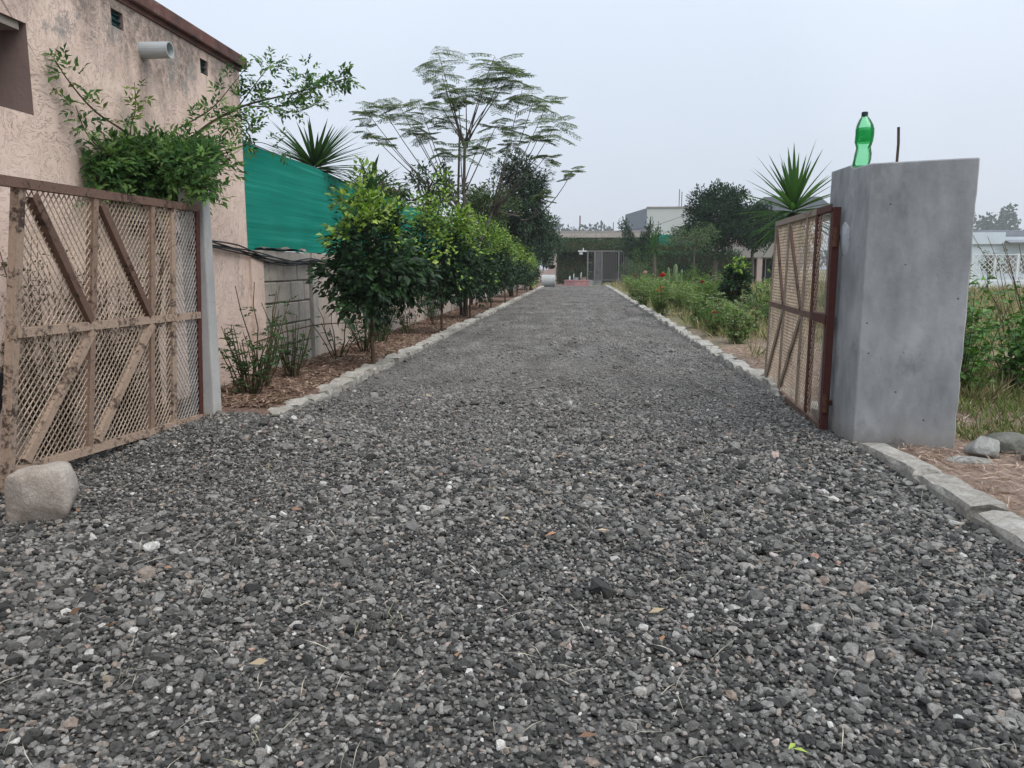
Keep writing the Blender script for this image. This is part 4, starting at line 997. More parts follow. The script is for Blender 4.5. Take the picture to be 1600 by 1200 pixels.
# tall feathery tree: bare branches with flat umbrellas of twice divided leaves
rng = np.random.default_rng(123)
TY = 17.0
tb = at(727, 470, TY)
ft = thing('feathery_tree', 'tall sparse tree with bare upswept branches ending in feathery leaf umbrellas', 'tree', (tb.x, TY, .02))
ms = MB(); ml = MB(); FC = [(.10, .14, .075), (.13, .17, .07), (.085, .125, .075), (.15, .18, .06)]
nodes = {'L': A(722, 330, TY), 'M': A(725, 300, TY), 'H': A(726, 226, TY), 'R': A(770, 330, TY + .6)}
ms.tube([Vector((tb.x, TY, -.05)), A(728, 400, TY), nodes['M'], nodes['H']], [.055, .046, .034, .028], 8)
ms.tube([Vector((tb.x - .1, TY + .1, -.05)), A(715, 380, TY), A(716, 300, TY + .1), A(718, 215, TY), A(707, 155, TY)], [.036, .032, .027, .021, .012], 7)
ms.tube([Vector((tb.x + .1, TY + .2, .3)), A(750, 380, TY + .4), nodes['R']], [.036, .03, .026], 7)
ends = [(685, 78, 'H', 1), (690, 108, 'H', .8), (697, 132, 'H', .6), (773, 82, 'H', 1), (790, 103, 'H', .7), (765, 112, 'H', .7), (800, 108, 'H', .8), (755, 135, 'H', .8), (775, 142, 'H', .8), (728, 128, 'H', .8),
        (592, 155, 'L', .9), (570, 165, 'L', .7), (625, 160, 'L', .9), (655, 155, 'L', .9), (645, 190, 'L', .6), (600, 210, 'L', .6), (572, 195, 'L', .5), (690, 160, 'H', .8), (700, 180, 'H', .8), (718, 150, 'H', .6),
        (775, 190, 'M', .8), (835, 148, 'R', .8), (855, 155, 'R', .8), (815, 138, 'R', .7), (868, 188, 'R', .9), (845, 200, 'R', .7), (805, 190, 'R', .7), (800, 215, 'R', .6), (855, 235, 'R', .6), (893, 264, 'X', .55), (665, 200, 'L', .7), (720, 222, 'M', .8), (848, 300, 'X', .5), (690, 225, 'L', .6), (750, 220, 'M', .7)]
nodes['X'] = A(812, 338, TY + .8)
ms.tube([nodes['R'], nodes['X']], [.022, .018], 6)
for (x, y, nd, sz) in ends:
    e = A(x, y, TY + rng.uniform(-.7, .9)); s0 = nodes[nd] + Vector((rng.normal(0, .03), 0, rng.uniform(-.1, .05)))
    mid = s0.lerp(e, .5) + Vector((0, 0, (-.28 if nd == 'X' else -.10) * (e - s0).length if nd in 'LRX' else .0)) + Vector((rng.normal(0, .05), rng.normal(0, .05), 0))
    e.z -= .08
    pts = [s0 * (1 - t) ** 2 + mid * 2 * t * (1 - t) + e * t * t for t in np.linspace(0, 1, 8)]
    ms.tube(pts, list(np.linspace(.017, .006, 8)), 5)
    nf = int(9 * sz) + 4
    for f in range(nf):
        a = f * 2 * math.pi / nf + rng.normal(0, .25); FL = .50 * sz * rng.uniform(.75, 1.15); up_a = rng.uniform(-.35, .55)
        d = np.array((math.cos(a), math.sin(a), up_a)); d = d / np.linalg.norm(d); start = np.array(e) + np.array((0, 0, rng.uniform(-.30, .10) * sz)); fpts = []
        for t in np.linspace(0, 1, 6): fpts.append(start + d * FL * t + np.array((0, 0, -.16 * FL * t * t)))
        ms.tube(fpts, .003, 3, cap=False)
        for p in range(6):
            t = .25 + .75 * p / 5; i = min(int(t * 5), 4); c = fpts[i] + (fpts[i + 1] - fpts[i]) * (t * 5 - i); tn = unit(fpts[i + 1] - fpts[i]); sdv = unit(np.cross(tn, np.array((0, 0, 1.0))))
            pl_ = .21 * sz * (1 - .5 * abs(t - .45)) * rng.uniform(.8, 1.1)
            for sg in (-1, 1):
                pd = unit(sdv * sg + tn * .5 + np.array((0, 0, -.15))); nl2 = 6; tt = np.linspace(.12, 1, nl2)
                for lr in (-1, 1):
                    lv = unit(np.cross(pd, np.array((0, 0, 1.0)))) * lr
                    ml.leaves(c + pd * (pl_ * tt)[:, None], np.repeat(unit(lv + pd * .5)[None], nl2, 0), np.repeat(np.array([[0, 0, 1.0]]), nl2, 0) + rng.normal(0, .5, (nl2, 3)), .044, .018, np.repeat((np.array(FC[rng.integers(4)]) * rng.uniform(.7, 1.3))[None], nl2, 0), simple=True)
ms.build('trunk', M['bark_grey'], ft, smooth=True); ml.build('foliage', M['leaf_matte'], ft, kind='stuff')

# other trees beyond the wall on the left
GR = [(.03, .066, .025), (.045, .088, .03), (.06, .11, .035)]
def bush_at(name, label, cat, x, ytop, ybot, Y, wpx, dpt, ncl, nl, L, W, cols, seed, **k):
    c = at(x, (ytop + ybot) / 2, Y); bdx = k.pop('bdx', 0); rz3 = (at(x, ytop, Y).z - at(x, ybot, Y).z) / 2; rx = (at(x + wpx / 2, ytop, Y).x - at(x - wpx / 2, ytop, Y).x) / 2
    return clump_tree(name, label, cat, (c.x + bdx, Y, .0), max(.15, c.z - rz3 * .95), k.pop('tr', .08), tuple(c), (rx, dpt, rz3), ncl, nl, L, W, cols, seed, **k)
bush_at('mango_tree', 'dense dark green mango tree behind the feathery tree', 'tree', 815, 240, 405, 30, 92, 1.1, 110, 90, .20, .06, DK + [(.010, .026, .012)], 601, bdx=-.4, droop_dir=.8, spread=.24)
bush_at('broadleaf_tree', 'mid green broadleaf tree behind the row of citrus crowns', 'tree', 768, 300, 400, 31, 110, 1.0, 60, 60, .16, .06, GR + MID, 602, spread=.3)
bush_at('round_tree', 'bluish green rounded tree at the far end of the citrus row', 'tree', 846, 335, 408, 38, 52, 1.0, 80, 80, .15, .07, [(.025, .055, .028), (.035, .07, .035), (.045, .085, .04)], 603, bdx=-.5, spread=.3, simple=True)
bush_at('broadleaf_tree', 'yellow green drooping tree right behind the shade net', 'tree', 598, 255, 330, 13.8, 70, .5, 22, 34, .13, .045, [(.07, .11, .025), (.05, .09, .025), (.03, .06, .02)], 604, droop_dir=.9, spread=.3)
bush_at('broadleaf_tree', 'loose leaved green tree between the shade net and the feathery tree', 'tree', 668, 255, 345, 17.5, 105, .8, 34, 34, .13, .05, MID + [(.06, .10, .03)], 605, droop_dir=.4, spread=.3)
bush_at('broadleaf_tree', 'olive green tree right of the feathery trunk', 'tree', 762, 290, 365, 27, 76, .8, 60, 60, .14, .055, [(.05, .085, .025), (.035, .07, .022), (.08, .10, .03)], 606, spread=.32)

# ------------------------------------------------------------------ rose bed on the right
rng = np.random.default_rng(150)
RG = [(.15, .22, .075), (.20, .265, .11), (.11, .18, .06), (.25, .30, .17)]
protos = []
def rose_proto(seed, h, nst, nl, cols):
    rng = np.random.default_rng(seed); root = thing('rose_bush', 'x', 'bush', (0, 0, 0)); a = MB(); b = MB()
    tips = stem_bush(a, b, (0, 0, 0), nst, rng, (h * .5, h), .55, nl, .062, .040, cols, r=.006, top_only=.15); a.build('stem', M['twig'], root, smooth=True); b.build('foliage', M['leaf_matte'], root, kind='stuff'); return root, tips
RPAL = [RG, RG[:2] + [(.12, .18, .05)], [(.17, .20, .12), (.14, .175, .095), (.22, .245, .16)], [(.09, .15, .05), (.12, .19, .055)]]
for k in range(5): protos.append(rose_proto(700 + k, [.85, 1.0, .75, .95, .8][k], 15, 20, RPAL[k % 4]))
spots = []
y = 10.8
while y < 49:
    nrow = 1 if y < 13 else (2 if y < 34 else 3)
    for r_ in range(nrow):
        xx = 2.5 + r_ * 1.0 + rng.uniform(-.25, .25) + (y - 10) * .012; spots.append((xx, y + rng.uniform(-.4, .4)))
    y += rng.uniform(1.2, 1.9) if y < 26 else 1.9
spots += [(5.8, 19)]
used = [False] * 5; ordw = ['first', 'second', 'third', 'fourth', 'fifth', 'sixth', 'seventh', 'eighth', 'ninth', 'tenth', 'eleventh', 'twelfth']
flower_spec = [(1035, 433, 18, (.55, .012, .03), .085, 1, 'rose bush lifting one large deep red bloom above the bed'), (1028, 457, 19, (.85, .10, .045), .08, 2, 'rose bush with a pair of orange red blooms facing the drive'), (992, 432, 26.5, (.35, .05, .04), .05, 1, 'rose bush with one dull red bloom beside the pale pink rose'), (1008, 428, 22.5, (.62, .38, .40), 0.08, 1, 'rose bush bearing the only pale pink bloom'), (1097, 443, 14, (.22, .03, .03), .05, 1, 'rose bush with one dark wilted red bloom near the sapling trunk'), (1116, 490, 12.3, (.35, .07, .05), .04, 1, 'rose bush with a small dull red bloom low by the kerb')]
fl_xy = [(at(a, b, Y), c, r_, n, l) for (a, b, Y, c, r_, n, l) in flower_spec]
for i, (x, y) in enumerate(spots + [(f[0].x, f[0].y) for f in fl_xy]):
    k = int(rng.integers(5)); root, tips = protos[k]
    flower = i >= len(spots); fs = fl_xy[i - len(spots)] if flower else None
    lab = fs[4] if flower else ('leafy flowerless rose bush in the front rank beside the kerb' if x < 2.9 + (y - 10) * .012 else 'leafy flowerless rose bush deeper in the bed behind the kerbside rank')
    if not flower and x < 2.9 + (y - 10) * .012:
        nth = globals().get('front_n', 0); front_n = nth + 1
        if nth < len(ordw): lab = 'flowerless rose bush in the front rank along the kerb, %s counted from the gate' % ordw[nth]
    rz4 = rng.uniform(0, 6.28); s_ = rng.uniform(.62, 1.08)
    if flower: s_ = min(1.15, max(.6, (fs[0].z) / .95))
    if not used[k] and not flower: o = root; used[k] = True; o.location = (x, y, .03); o.rotation_euler = (0, 0, rz4); o.scale = (s_,) * 3; o['label'] = lab; o['group'] = 'rose bushes beside the drive'
    else: o = dup(root, (x, y, .03), rz4, s_, lab, 'rose bushes beside the drive')
    if flower:
        for q in range(fs[3]):
            m = MB(); n = 16; a = rng.uniform(0, 6.28, n); el = np.linspace(.1, 1.4, n); r_ = fs[2]
            d = np.stack([np.cos(a) * np.cos(el), np.sin(a) * np.cos(el), np.sin(el)], 1); nr_ = np.stack([-np.cos(a) * np.sin(el), -np.sin(a) * np.sin(el), np.cos(el)], 1)
            m.leaves(np.zeros((n, 3)), d, nr_, r_ * 1.2, r_ * 1.5, np.array(fs[1]) * rng.uniform(.75, 1.2, (n, 1)), fold=.3, droop=-.15)
            me = m.mesh('flower'); me.materials.append(M['rose']); fo = bpy.data.objects.new('flower', me); C.objects.link(fo); fo.parent = o
            wpos = Vector((0, 0, CAM_H)) + (fs[0] - Vector((0, 0, CAM_H))) * (1 - .35 / fs[0].length) + Vector((q * .10, q * .02, q * .04)); fo.matrix_parent_inverse = Matrix.LocRotScale(o.location, o.rotation_euler, o.scale).inverted(); fo.location = wpos

# shrubs in the bed
bush_at('citrus_shrub', 'dark glossy conical shrub with yellow green tips standing in the rose bed', 'shrub', 1147, 410, 476, 16, 42, .28, 50, 40, .10, .05, DK + MID[:1], 620, young=YNG + MID, yfrac=.62, tr=.03, droop_dir=.2, spread=.26)
bush_at('leafy_shrub', 'bright green feathery shrub among the roses near the sapling', 'shrub', 1075, 420, 462, 26, 70, .7, 30, 46, .075, .03, [(.09, .15, .03), (.07, .125, .03), (.05, .10, .03)], 621, tr=.02, leafmat='leaf_matte', spread=.3)
bush_at('leafy_shrub', 'grey green shrub at the far end of the rose bed', 'shrub', 1000, 395, 440, 40, 60, 1.0, 30, 50, .09, .04, [(.07, .12, .05), (.09, .14, .06), (.05, .09, .04)], 622, tr=.03, leafmat='leaf_matte', simple=True)
bush_at('leafy_shrub', 'small dark green bush close to the kerb below the citrus shrub', 'shrub', 1112, 476, 508, 15, 26, .2, 18, 34, .05, .02, [(.02, .06, .015), (.03, .075, .02)], 623, tr=.012, leafmat='leaf_matte')
bush_at('leafy_shrub', 'pale green weed clump beyond the free end of the pillar side gate', 'shrub', 1183, 450, 520, 12, 30, .25, 18, 22, .05, .028, [(.09, .14, .06), (.07, .11, .045)], 624, tr=.012, leafmat='leaf_matte', spread=.36)
# cactus-like pale pads
cb_ = at(1050, 440, 28); m = MB()
ct = thing('cactus', 'pale green cactus columns poking out above the roses', 'cactus', (cb_.x, 28, .02))
for (dx, h, r_) in ((-.12, 1.15, .06), (.1, 1.27, .09), (.3, 1.08, .06)):
    m = MB(); m.tube([(cb_.x + dx, 28, 0), (cb_.x + dx, 28, h * .6), (cb_.x + dx * 1.1, 28, h * .93), (cb_.x + dx * 1.1, 28, h)], [r_, r_, r_ * .8, r_ * .25], 9, col=(.16, .22, .12)); m.build('pad', M['leaf_matte'], ct, smooth=True)

# sapling with flat umbrella crown
bush_at('sapling', 'slim sapling with a flat pale green umbrella crown on a long stem', 'tree', 1085, 357, 385, 33, 100, 1.1, 34, 40, .12, .045, [(.07, .11, .05), (.09, .13, .06)], 630, tr=.035, bark='bark_grey', leafmat='leaf_far', simple=True, spread=.35)
# big dark tree in front of the far house
bush_at('broad_tree', 'large dark round tree with forked pale trunk before the pink house', 'tree', 1120, 300, 388, 45, 92, 2.2, 150, 130, .17, .08, [(.014, .034, .018), (.02, .045, .022), (.03, .062, .028)], 640, tr=.13, bark='bark_grey', leafmat='leaf_far', simple=True, ntrunk=4, spread=.25)
bush_at('broad_tree', 'lower dark tree joined to the large round tree on the roof side', 'tree', 1178, 322, 388, 46, 70, 1.8, 90, 120, .17, .08, [(.014, .034, .018), (.02, .045, .022), (.028, .058, .026)], 641, tr=.1, bark='bark_grey', leafmat='leaf_far', simple=True, spread=.28)
# upswept dark tree left of the white building
rng = np.random.default_rng(160)
c0 = at(1003, 440, 50); st_ = thing('cypress_tree', 'dark upswept feathery conifer before the white building', 'tree', (c0.x, 50, 0)); a = MB(); b = MB()
for k in range(26):
    e = at(1003 + rng.uniform(-34, 34), rng.uniform(338, 395), 50 + rng.uniform(-1, 1)); s0 = Vector((c0.x + rng.normal(0, .1), 50, rng.uniform(.8, 2)))
    pts = limb(a, s0, e, .05, .015, rng, sag=-.06, wob=.03, n=6, sides=5); P_ = np.array([p[:] for p in pts])
    n = 170; t = rng.uniform(.25, 1, n) * 5.99; i = t.astype(int); pos = P_[i] + (P_[np.minimum(i + 1, 6)] - P_[i]) * (t - i)[:, None] + rng.normal(0, .10, (n, 3))
    b.leaves(pos, unit(rng.normal(0, .5, (n, 3)) + unit(np.array(e - s0))), rng.normal(size=(n, 3)), .22, .06, pick(rng, n, [(.022, .045, .026), (.03, .058, .032), (.045, .07, .04)]), simple=True)
a.build('trunk', M['bark_grey'], st_, smooth=True); b.build('foliage', M['leaf_far'], st_, kind='stuff')
# hazy thick growth right of it, light green
bush_at('broadleaf_tree', 'dusty pale green tree before the far green netting', 'tree', 1063, 358, 395, 52, 46, 1.2, 26, 50, .14, .06, [(.06, .09, .05), (.05, .08, .045)], 642, leafmat='leaf_far', simple=True)

# ------------------------------------------------------------------ far end: pergola, hedges, grille, planter, roller
def hedge(name, label, a, b, z0, z1, th, seed, cols, nper=260, L=.16):
    rng = np.random.default_rng(seed); a = np.array(a, float); b = np.array(b, float); Ln = np.linalg.norm(b - a); d = (b - a) / Ln; nr_ = np.array((-d[1], d[0]))
    root = thing(name, label, 'hedge', (*((a + b) / 2), z0)); m = MB(); m.box(((a[0] + b[0]) / 2, (a[1] + b[1]) / 2, (z0 + z1) / 2 - .04), (Ln - .2, th * .6, z1 - z0 - .2), rz=math.atan2(d[1], d[0])); m.build('twigs', M['twig'], root)
    n = int(nper * Ln * (z1 - z0)); u = rng.uniform(0, Ln, n); v = rng.uniform(z0, z1, n); s = rng.choice([-1, 1], n, p=[.8, .2]) * th / 2 * rng.uniform(.55, 1.05, n); tp = rng.uniform(size=n) < .2; v[tp] = z1 + rng.normal(0, .06, tp.sum()); s[tp] = rng.uniform(-th / 2, th / 2, tp.sum())
    v += .12 * (vnoise(u * 1.3, v * 1.3, seed) - .5); s += .16 * (vnoise(u * 1.1, v * 1.7, seed + 3) - .5)
    pos = np.stack([a[0] + d[0] * u + nr_[0] * s, a[1] + d[1] * u + nr_[1] * s, v], 1); dd = rng.normal(0, .6, (n, 3)); dd[:, 2] -= .2; nm = np.stack([nr_[0] * np.sign(s), nr_[1] * np.sign(s), np.full(n, .5)], 1) + rng.normal(0, .4, (n, 3))
    m = MB(); m.leaves(pos, dd, nm, L * rng.uniform(.6, 1.2, n), L * .5, pick(rng, n, cols), simple=True); m.build('foliage', M['leaf_far'], root, kind='stuff'); return root
HG = [(.024, .054, .028), (.036, .074, .036), (.052, .098, .046)]
q0, q1 = at(1003, 430, 50), at(1156, 430, 50)
hedge('hedge', 'long dark clipped hedge behind the rose bed below the far houses', (q0.x, 50), (q1.x, 50), 0, 2.15, .9, 801, HG)
q0, q1 = at(868, 430, 56), at(922, 430, 56)
hedge('hedge', 'dark ivy covered wall behind the pink planter', (q0.x, 56), (q1.x, 56), 0, 2.9, .8, 802, HG)
q0, q1 = at(866, 430, 55), at(1010, 430, 55)
hedge('hedge', 'green creeper hanging below the far flat roof edge', (q0.x, 55.2), (q1.x, 55.2), 2.25, 3.15, .8, 803, HG + [(.05, .09, .035)])
q0, q1 = at(1020, 430, 52), at(1110, 430, 52)
hedge('hedge', 'pale green loose hedge top in front of the far green netting', (q0.x, 52), (q1.x, 52), 1.9, 2.75, .7, 804, [(.06, .09, .045), (.05, .08, .04)], 180)
q0, q1 = at(1010, 430, 62), at(1120, 430, 62)
fn = thing('shade_net', 'small green netting panel far behind the hedge', 'net', ((q0.x + q1.x) / 2, 62, 0)); m = MB(); YY = np.linspace(q0.x, q1.x, 20); A2, B2 = np.meshgrid(YY, np.linspace(2.4, 3.75, 6)); i2 = np.arange(A2.size).reshape(A2.shape)
m.add(np.stack([A2, 62 + .15 * vnoise(A2 * 1.2, B2 * 2, 9), B2], -1), np.stack([i2[:-1, :-1], i2[:-1, 1:], i2[1:, 1:], i2[1:, :-1]], -1).reshape(-1, 4)); m.build('net_sheet', M['net'], fn, smooth=True)
for x in (q0.x, (q0.x + q1.x) / 2, q1.x): m = MB(); m.tube([(x, 62.2, 0), (x, 62.2, 3.8)], .05, 6); m.build('net_post', M['rust'], fn)

fb0, fb1 = at(864, 372, 60), at(1010, 372, 60)
fh = thing('flat_roof_house', 'low flat roofed building hidden behind creeper at the end of the drive', 'house', ((fb0.x + fb1.x) / 2, 62, 0))
m = MB(); m.box2((fb0.x - .3, 59.0, 3.42), (fb1.x + .3, 66.0, 3.72)); m.build('roof_slab', M['block'], fh)
m = MB(); m.box2((fb0.x - .1, 59.6, 3.72), (fb1.x + .1, 65.5, 3.95)); m.build('parapet', M['greige'], fh)
m = MB(); m.box2((fb0.x, 63.6, 0), (fb1.x, 65.5, 3.42)); m.box2((fb0.x, 59.6, 0), (fb0.x + .2, 63.6, 3.42)); m.box2((fb1.x - .2, 59.6, 0), (fb1.x, 63.6, 3.42)); m.build('wall', M['greige'], fh)
for x in (fb0.x + .3, (fb0.x + fb1.x) / 2, fb1.x - .3): m = MB(); m.box2((x - .15, 59.2, 0), (x + .15, 59.5, 3.42)); m.build('column', M['pinkwall'], fh)
for dx in (2.3, 3.2, 5.0): m = MB(); m.box2((fb0.x + dx, 63.54, .9), (fb0.x + dx + .6, 63.59, 2.4)); m.build('window', M['room_shade'], fh)
p = at(906, 366, 60); m = MB(); m.tube([(p.x, 60, 3.9), (p.x, 60, 5.1)], .045, 6); mono(m, 'roof_pole', M['rust'], 'dark pole standing on the far flat roof', 'pole', (p.x, 60, 3.95))
for xx in (958, 1020): 
    p = at(xx, 366, 60); m = MB(); m.tube([(p.x, 60, 3.9), (p.x, 60, 4.6)], .03, 5); mono(m, 'roof_pole', M['rust'], 'short thin pole on the far roof holding the wire, %s' % ('nearer the dark pole' if xx == 958 else 'beside the conifer'), 'pole', (p.x, 60, 3.95))
a0 = at(925, 364, 61); a1 = at(1085, 330, 79); m = MB(); m.tube([a0.lerp(a1, t) - Vector((0, 0, .5 * math.sin(t * math.pi))) for t in np.linspace(0, 1, 14)], .02, 4); mono(m, 'overhead_wire', M['cable'], 'thin wire sagging from the far flat roof towards the white building', 'wire', tuple(a0))
# pink rounded end wall
q = at(867, 430, 54); m = MB(); m.box2((q.x - .5, 53.9, 0), (q.x + .05, 54.3, 1.35)); m.tube([(q.x - .22, 53.9, 1.35), (q.x - .22, 54.3, 1.35)], .27, 16)
mono(m, 'garden_wall', M['pinkwall'], 'peach round topped garden wall end behind the concrete roller', 'wall', (q.x, 54, 0))
# grille fence and gate
g0, g1 = at(918, 430, 53), at(1030, 430, 53)
gf = thing('grille_gate', 'grey metal grille gate and fence closing the far end of the drive', 'gate', ((g0.x + g1.x) / 2, 53, 0))
def gbar(name, a, b, w_=.05): m = MB(); m.bar(a, b, w_, w_, (0, 1, 0)); return m.build(name, M['grille'], gf)
gbar('rail', (g0.x, 53, 2.28), (g1.x, 53, 2.28), .08); gbar('rail', (g0.x, 53, .35), (g1.x, 53, .35), .06)
xg = np.linspace(g0.x, g1.x, 31)
for i, x in enumerate(xg):
    if i in (0, 3, 6, 13, 22, 30): gbar('post', (x, 53, 0), (x, 53, 2.26), .10)
    elif i > 6: gbar('bar', (x, 53, .36), (x, 53, 2.26), .03)
for z in (.9, 1.5): gbar('rail', (xg[0], 53.02, z), (xg[6], 53.02, z), .04)
m = MB(); m.box2((xg[3] + .05, 52.99, .38), (xg[6] - .05, 53.03, 2.24)); m.build('door', M['gate_door'], gf)
m = MB(); m.box2((xg[0], 53.2, 0), (xg[6], 54.4, .32)); mono(m, 'step', M['white'], 'white step behind the far grille gate', 'step', (float(xg[3]), 53.8, 0))
m = MB(); m.box2((xg[3] + .1, 53.6, .32), (xg[5], 53.8, .75)); mono(m, 'white_box', M['white'], 'white box standing on the step behind the grille gate', 'box', (float(xg[4]), 53.7, .32))
# pink round planter
q = at(901, 441, 51)
pp = thing('round_planter', 'low pink round planter ring at the end of the drive', 'planter', (q.x, 51, 0))
m = MB(); m.lathe([(.80, -.02), (.80, .30), (.83, .31), (.83, .38), (.70, .38), (.70, .2)], 22, (q.x, 51, 0)); m.build('ring', M['pink'], pp)
m = MB(); m.lathe([(.69, .19), (.69, .26), (.4, .32), (.05, .34)], 18, (q.x, 51, 0)); m.build('soil', M['twig_dry'], pp)
for (dx, dy, h, r_, lab) in ((-.45, -.2, .62, .05, 'short white post on the pink planter'), (-.2, .1, .78, .03, 'thin bent white pipe in the pink planter'), (.28, .0, .86, .03, 'tall hooked white tap pipe in the pink planter')):
    m = MB(); z0 = .32; pts = [(q.x + dx, 51 + dy, z0), (q.x + dx, 51 + dy, h - .06), (q.x + dx + .04, 51 + dy, h)]
    if h > .9: pts += [(q.x + dx + .14, 51 + dy, h), (q.x + dx + .16, 51 + dy, h - .1)]
    m.tube(pts, r_, 8); mono(m, 'pipe', M['white'], lab, 'pipe', (q.x + dx, 51 + dy, .3))
for (dx, lab, mt) in ((-.05, 'grey clay pot in the middle of the pink planter', 'roller'), (.45, 'reddish clay pot at the gate end of the pink planter', 'brick')):
    m = MB(); m.lathe([(.10, 0), (.15, .05), (.17, .2), (.19, .22), (.14, .22)], 12, (q.x + dx, 50.85, .33)); mono(m, 'pot', M[mt], lab, 'pot', (q.x + dx, 50.85, .33))
# concrete roller
q = at(857, 443, 47.5); rl = thing('lawn_roller', 'grey concrete cylinder roller lying at the end of the drive', 'roller', (q.x, 47.5, 0))
m = MB(); rx = .42; V = []; n2 = 28
for x, r_ in ((-rx, .30), (-rx, .34), (-rx + .03, .36), (rx - .03, .36), (rx, .34), (rx, .30)):
    for k in range(n2): V.append((q.x + x, 47.5 + r_ * math.cos(2 * math.pi * k / n2), .38 + r_ * math.sin(2 * math.pi * k / n2)))
F = [(i * n2 + k, i * n2 + (k + 1) % n2, (i + 1) * n2 + (k + 1) % n2, (i + 1) * n2 + k) for i in range(5) for k in range(n2)] + [tuple(range(n2)), tuple(5 * n2 + k for k in range(n2))]
m.add(V, F); m.build('drum', M['roller'], rl, smooth=False)
m = MB(); m.tube([(q.x - .5, 47.5, .38), (q.x + .5, 47.5, .38)], .04, 8); m.build('axle', M['rust'], rl)
# lamp box over the gate post
q = at(916, 392, 53); m = MB(); m.box((q.x - .25, 52.95, 2.28), (.6, .3, .08)); m.box((q.x - .35, 52.95, 2.14), (.22, .2, .16)); m.tube([(q.x - .2, 52.95, 2.3), (q.x - .2, 52.95, 2.5)], .03, 6)
mono(m, 'gate_lamp', M['white'], 'white lamp bracket on the far gate post', 'lamp', (q.x, 53, 2.2))

# white building, pink house, white house
b0, b1 = at(1011, 330, 80), at(1092, 330, 80)
wb = thing('white_building', 'tall blank whitewashed building block rising behind the trees', 'building', ((b0.x + b1.x) / 2, 84, 0)); ztop = at(1011, 325, 80).z
m = MB(); m.add([(b0.x, 80, 0), (b1.x, 80, 0), (b1.x, 90, 0), (b0.x - 1.7, 88, 0), (b0.x, 80, ztop), (b1.x, 80, ztop), (b1.x, 90, ztop), (b0.x - 1.7, 88, ztop - .1)], [(0, 1, 5, 4), (1, 2, 6, 5), (2, 3, 7, 6), (4, 5, 6, 7)]); m.build('wall', M['whitebld'], wb)
m = MB(); m.add([(b0.x, 80, 0), (b0.x - 1.7, 88, 0), (b0.x - 1.7, 88, ztop - .1), (b0.x, 80, ztop)], [(3, 2, 1, 0)]); m.build('side_wall', M['side_shade'], wb, label='side wall of the white building with its shade painted in grey')
m = MB(); m.box2((b0.x - .05, 79.9, ztop), (b1.x, 80.2, ztop + .12)); m.build('parapet', M['greige'], wb)
for xx in (1061.5, 1065.5): p = at(xx, 323, 80); m = MB(); m.tube([(p.x, 80.3, ztop), (p.x, 80.3, ztop + (1.85 if xx < 1063 else 1.6))], .04, 5); m.build('rebar', M['rebar'], wb)
h0, h1 = at(1105, 390, 56), at(1245, 390, 56)
ph = thing('pink_house', 'pink beige house with pillared veranda and balcony behind the large dark tree', 'house', ((h0.x + h1.x) / 2, 60, 0))
zb0, zb1 = at(1180, 400, 55).z, at(1180, 382, 55).z
m = MB(); m.box2((h0.x, 58.5, 0), (h1.x, 66, 4.6)); m.build('wall', M['pinkwall'], ph)
m = MB(); m.box2((h0.x + .6, 55, zb0 - .1), (h1.x, 58.5, zb1)); m.build('balcony', M['greige'], ph)
m = MB(); m.box2((h0.x + 2.2, 58.40, .0), (h1.x - .5, 58.48, zb0 - .2)); m.build('veranda_shade', M['room_shade'], ph)  # dark panel on the wall, painting in the shade below the balcony
for xx in (1112, 1187, 1240): x = at(xx, 400, 55.2).x; m = MB(); m.box2((x - .17, 55.05, 0), (x + .17, 55.4, zb0 - .1)); m.build('column', M['pinkwall'], ph)
for k in range(26):
    x = h0.x + .8 + k * .27
    if 7 < k < 13: continue
    m = MB(); m.box2((x - .06, 55.1, zb1), (x + .06, 55.25, zb1 + .75)); m.build('baluster', M['pinkwall'], ph)
m = MB(); m.box2((h0.x + .6, 55.05, zb1 + .75), (h1.x, 55.3, zb1 + .87)); m.build('handrail', M['pinkwall'], ph)
x = at(1195, 430, 58.3).x; m = MB(); m.box2((x, 58.36, .1), (x + .9, 58.398, 1.9)); dr = m.build('door', M['room_shade'], ph); m = MB()
for (a, b) in (((x, .1), (x + .06, 1.9)), ((x + .84, .1), (x + .9, 1.9)), ((x + .06, 1.84), (x + .84, 1.9))): m.box2((a, 58.33, a * 0 + (a if 0 else 0) + .0), (a, 58.33, 0)) if 0 else m.box2((a[0], 58.32, a[1]), (b[0], 58.355, b[1]))
m.build('door_frame', M['white'], dr)
r0, r1 = at(1182, 318, 59), at(1300, 318, 59); zr0 = at(1190, 331, 59).z; zr1 = at(1190, 302, 59).z
m = MB(); m.add([(r0.x - .8, 56.5, zr0 - .4), (r1.x, 56.5, zr0 - .4), (r1.x, 62, zr1), (r0.x + 1.2, 62, zr1), (r0.x - .8, 67, zr0 - .4), (r1.x, 67, zr0 - .4), (r0.x - .8, 56.5, zr0 - .55), (r1.x, 56.5, zr0 - .55)], [(0, 1, 2, 3), (3, 2, 5, 4), (0, 3, 4), (6, 7, 1, 0)]); m.build('roof', M['slate'], ph)
m = MB(); m.box2((r0.x, 58.6, 4.6), (r1.x, 66, zr0 - .3)); m.build('upper_wall', M['greige'], ph)

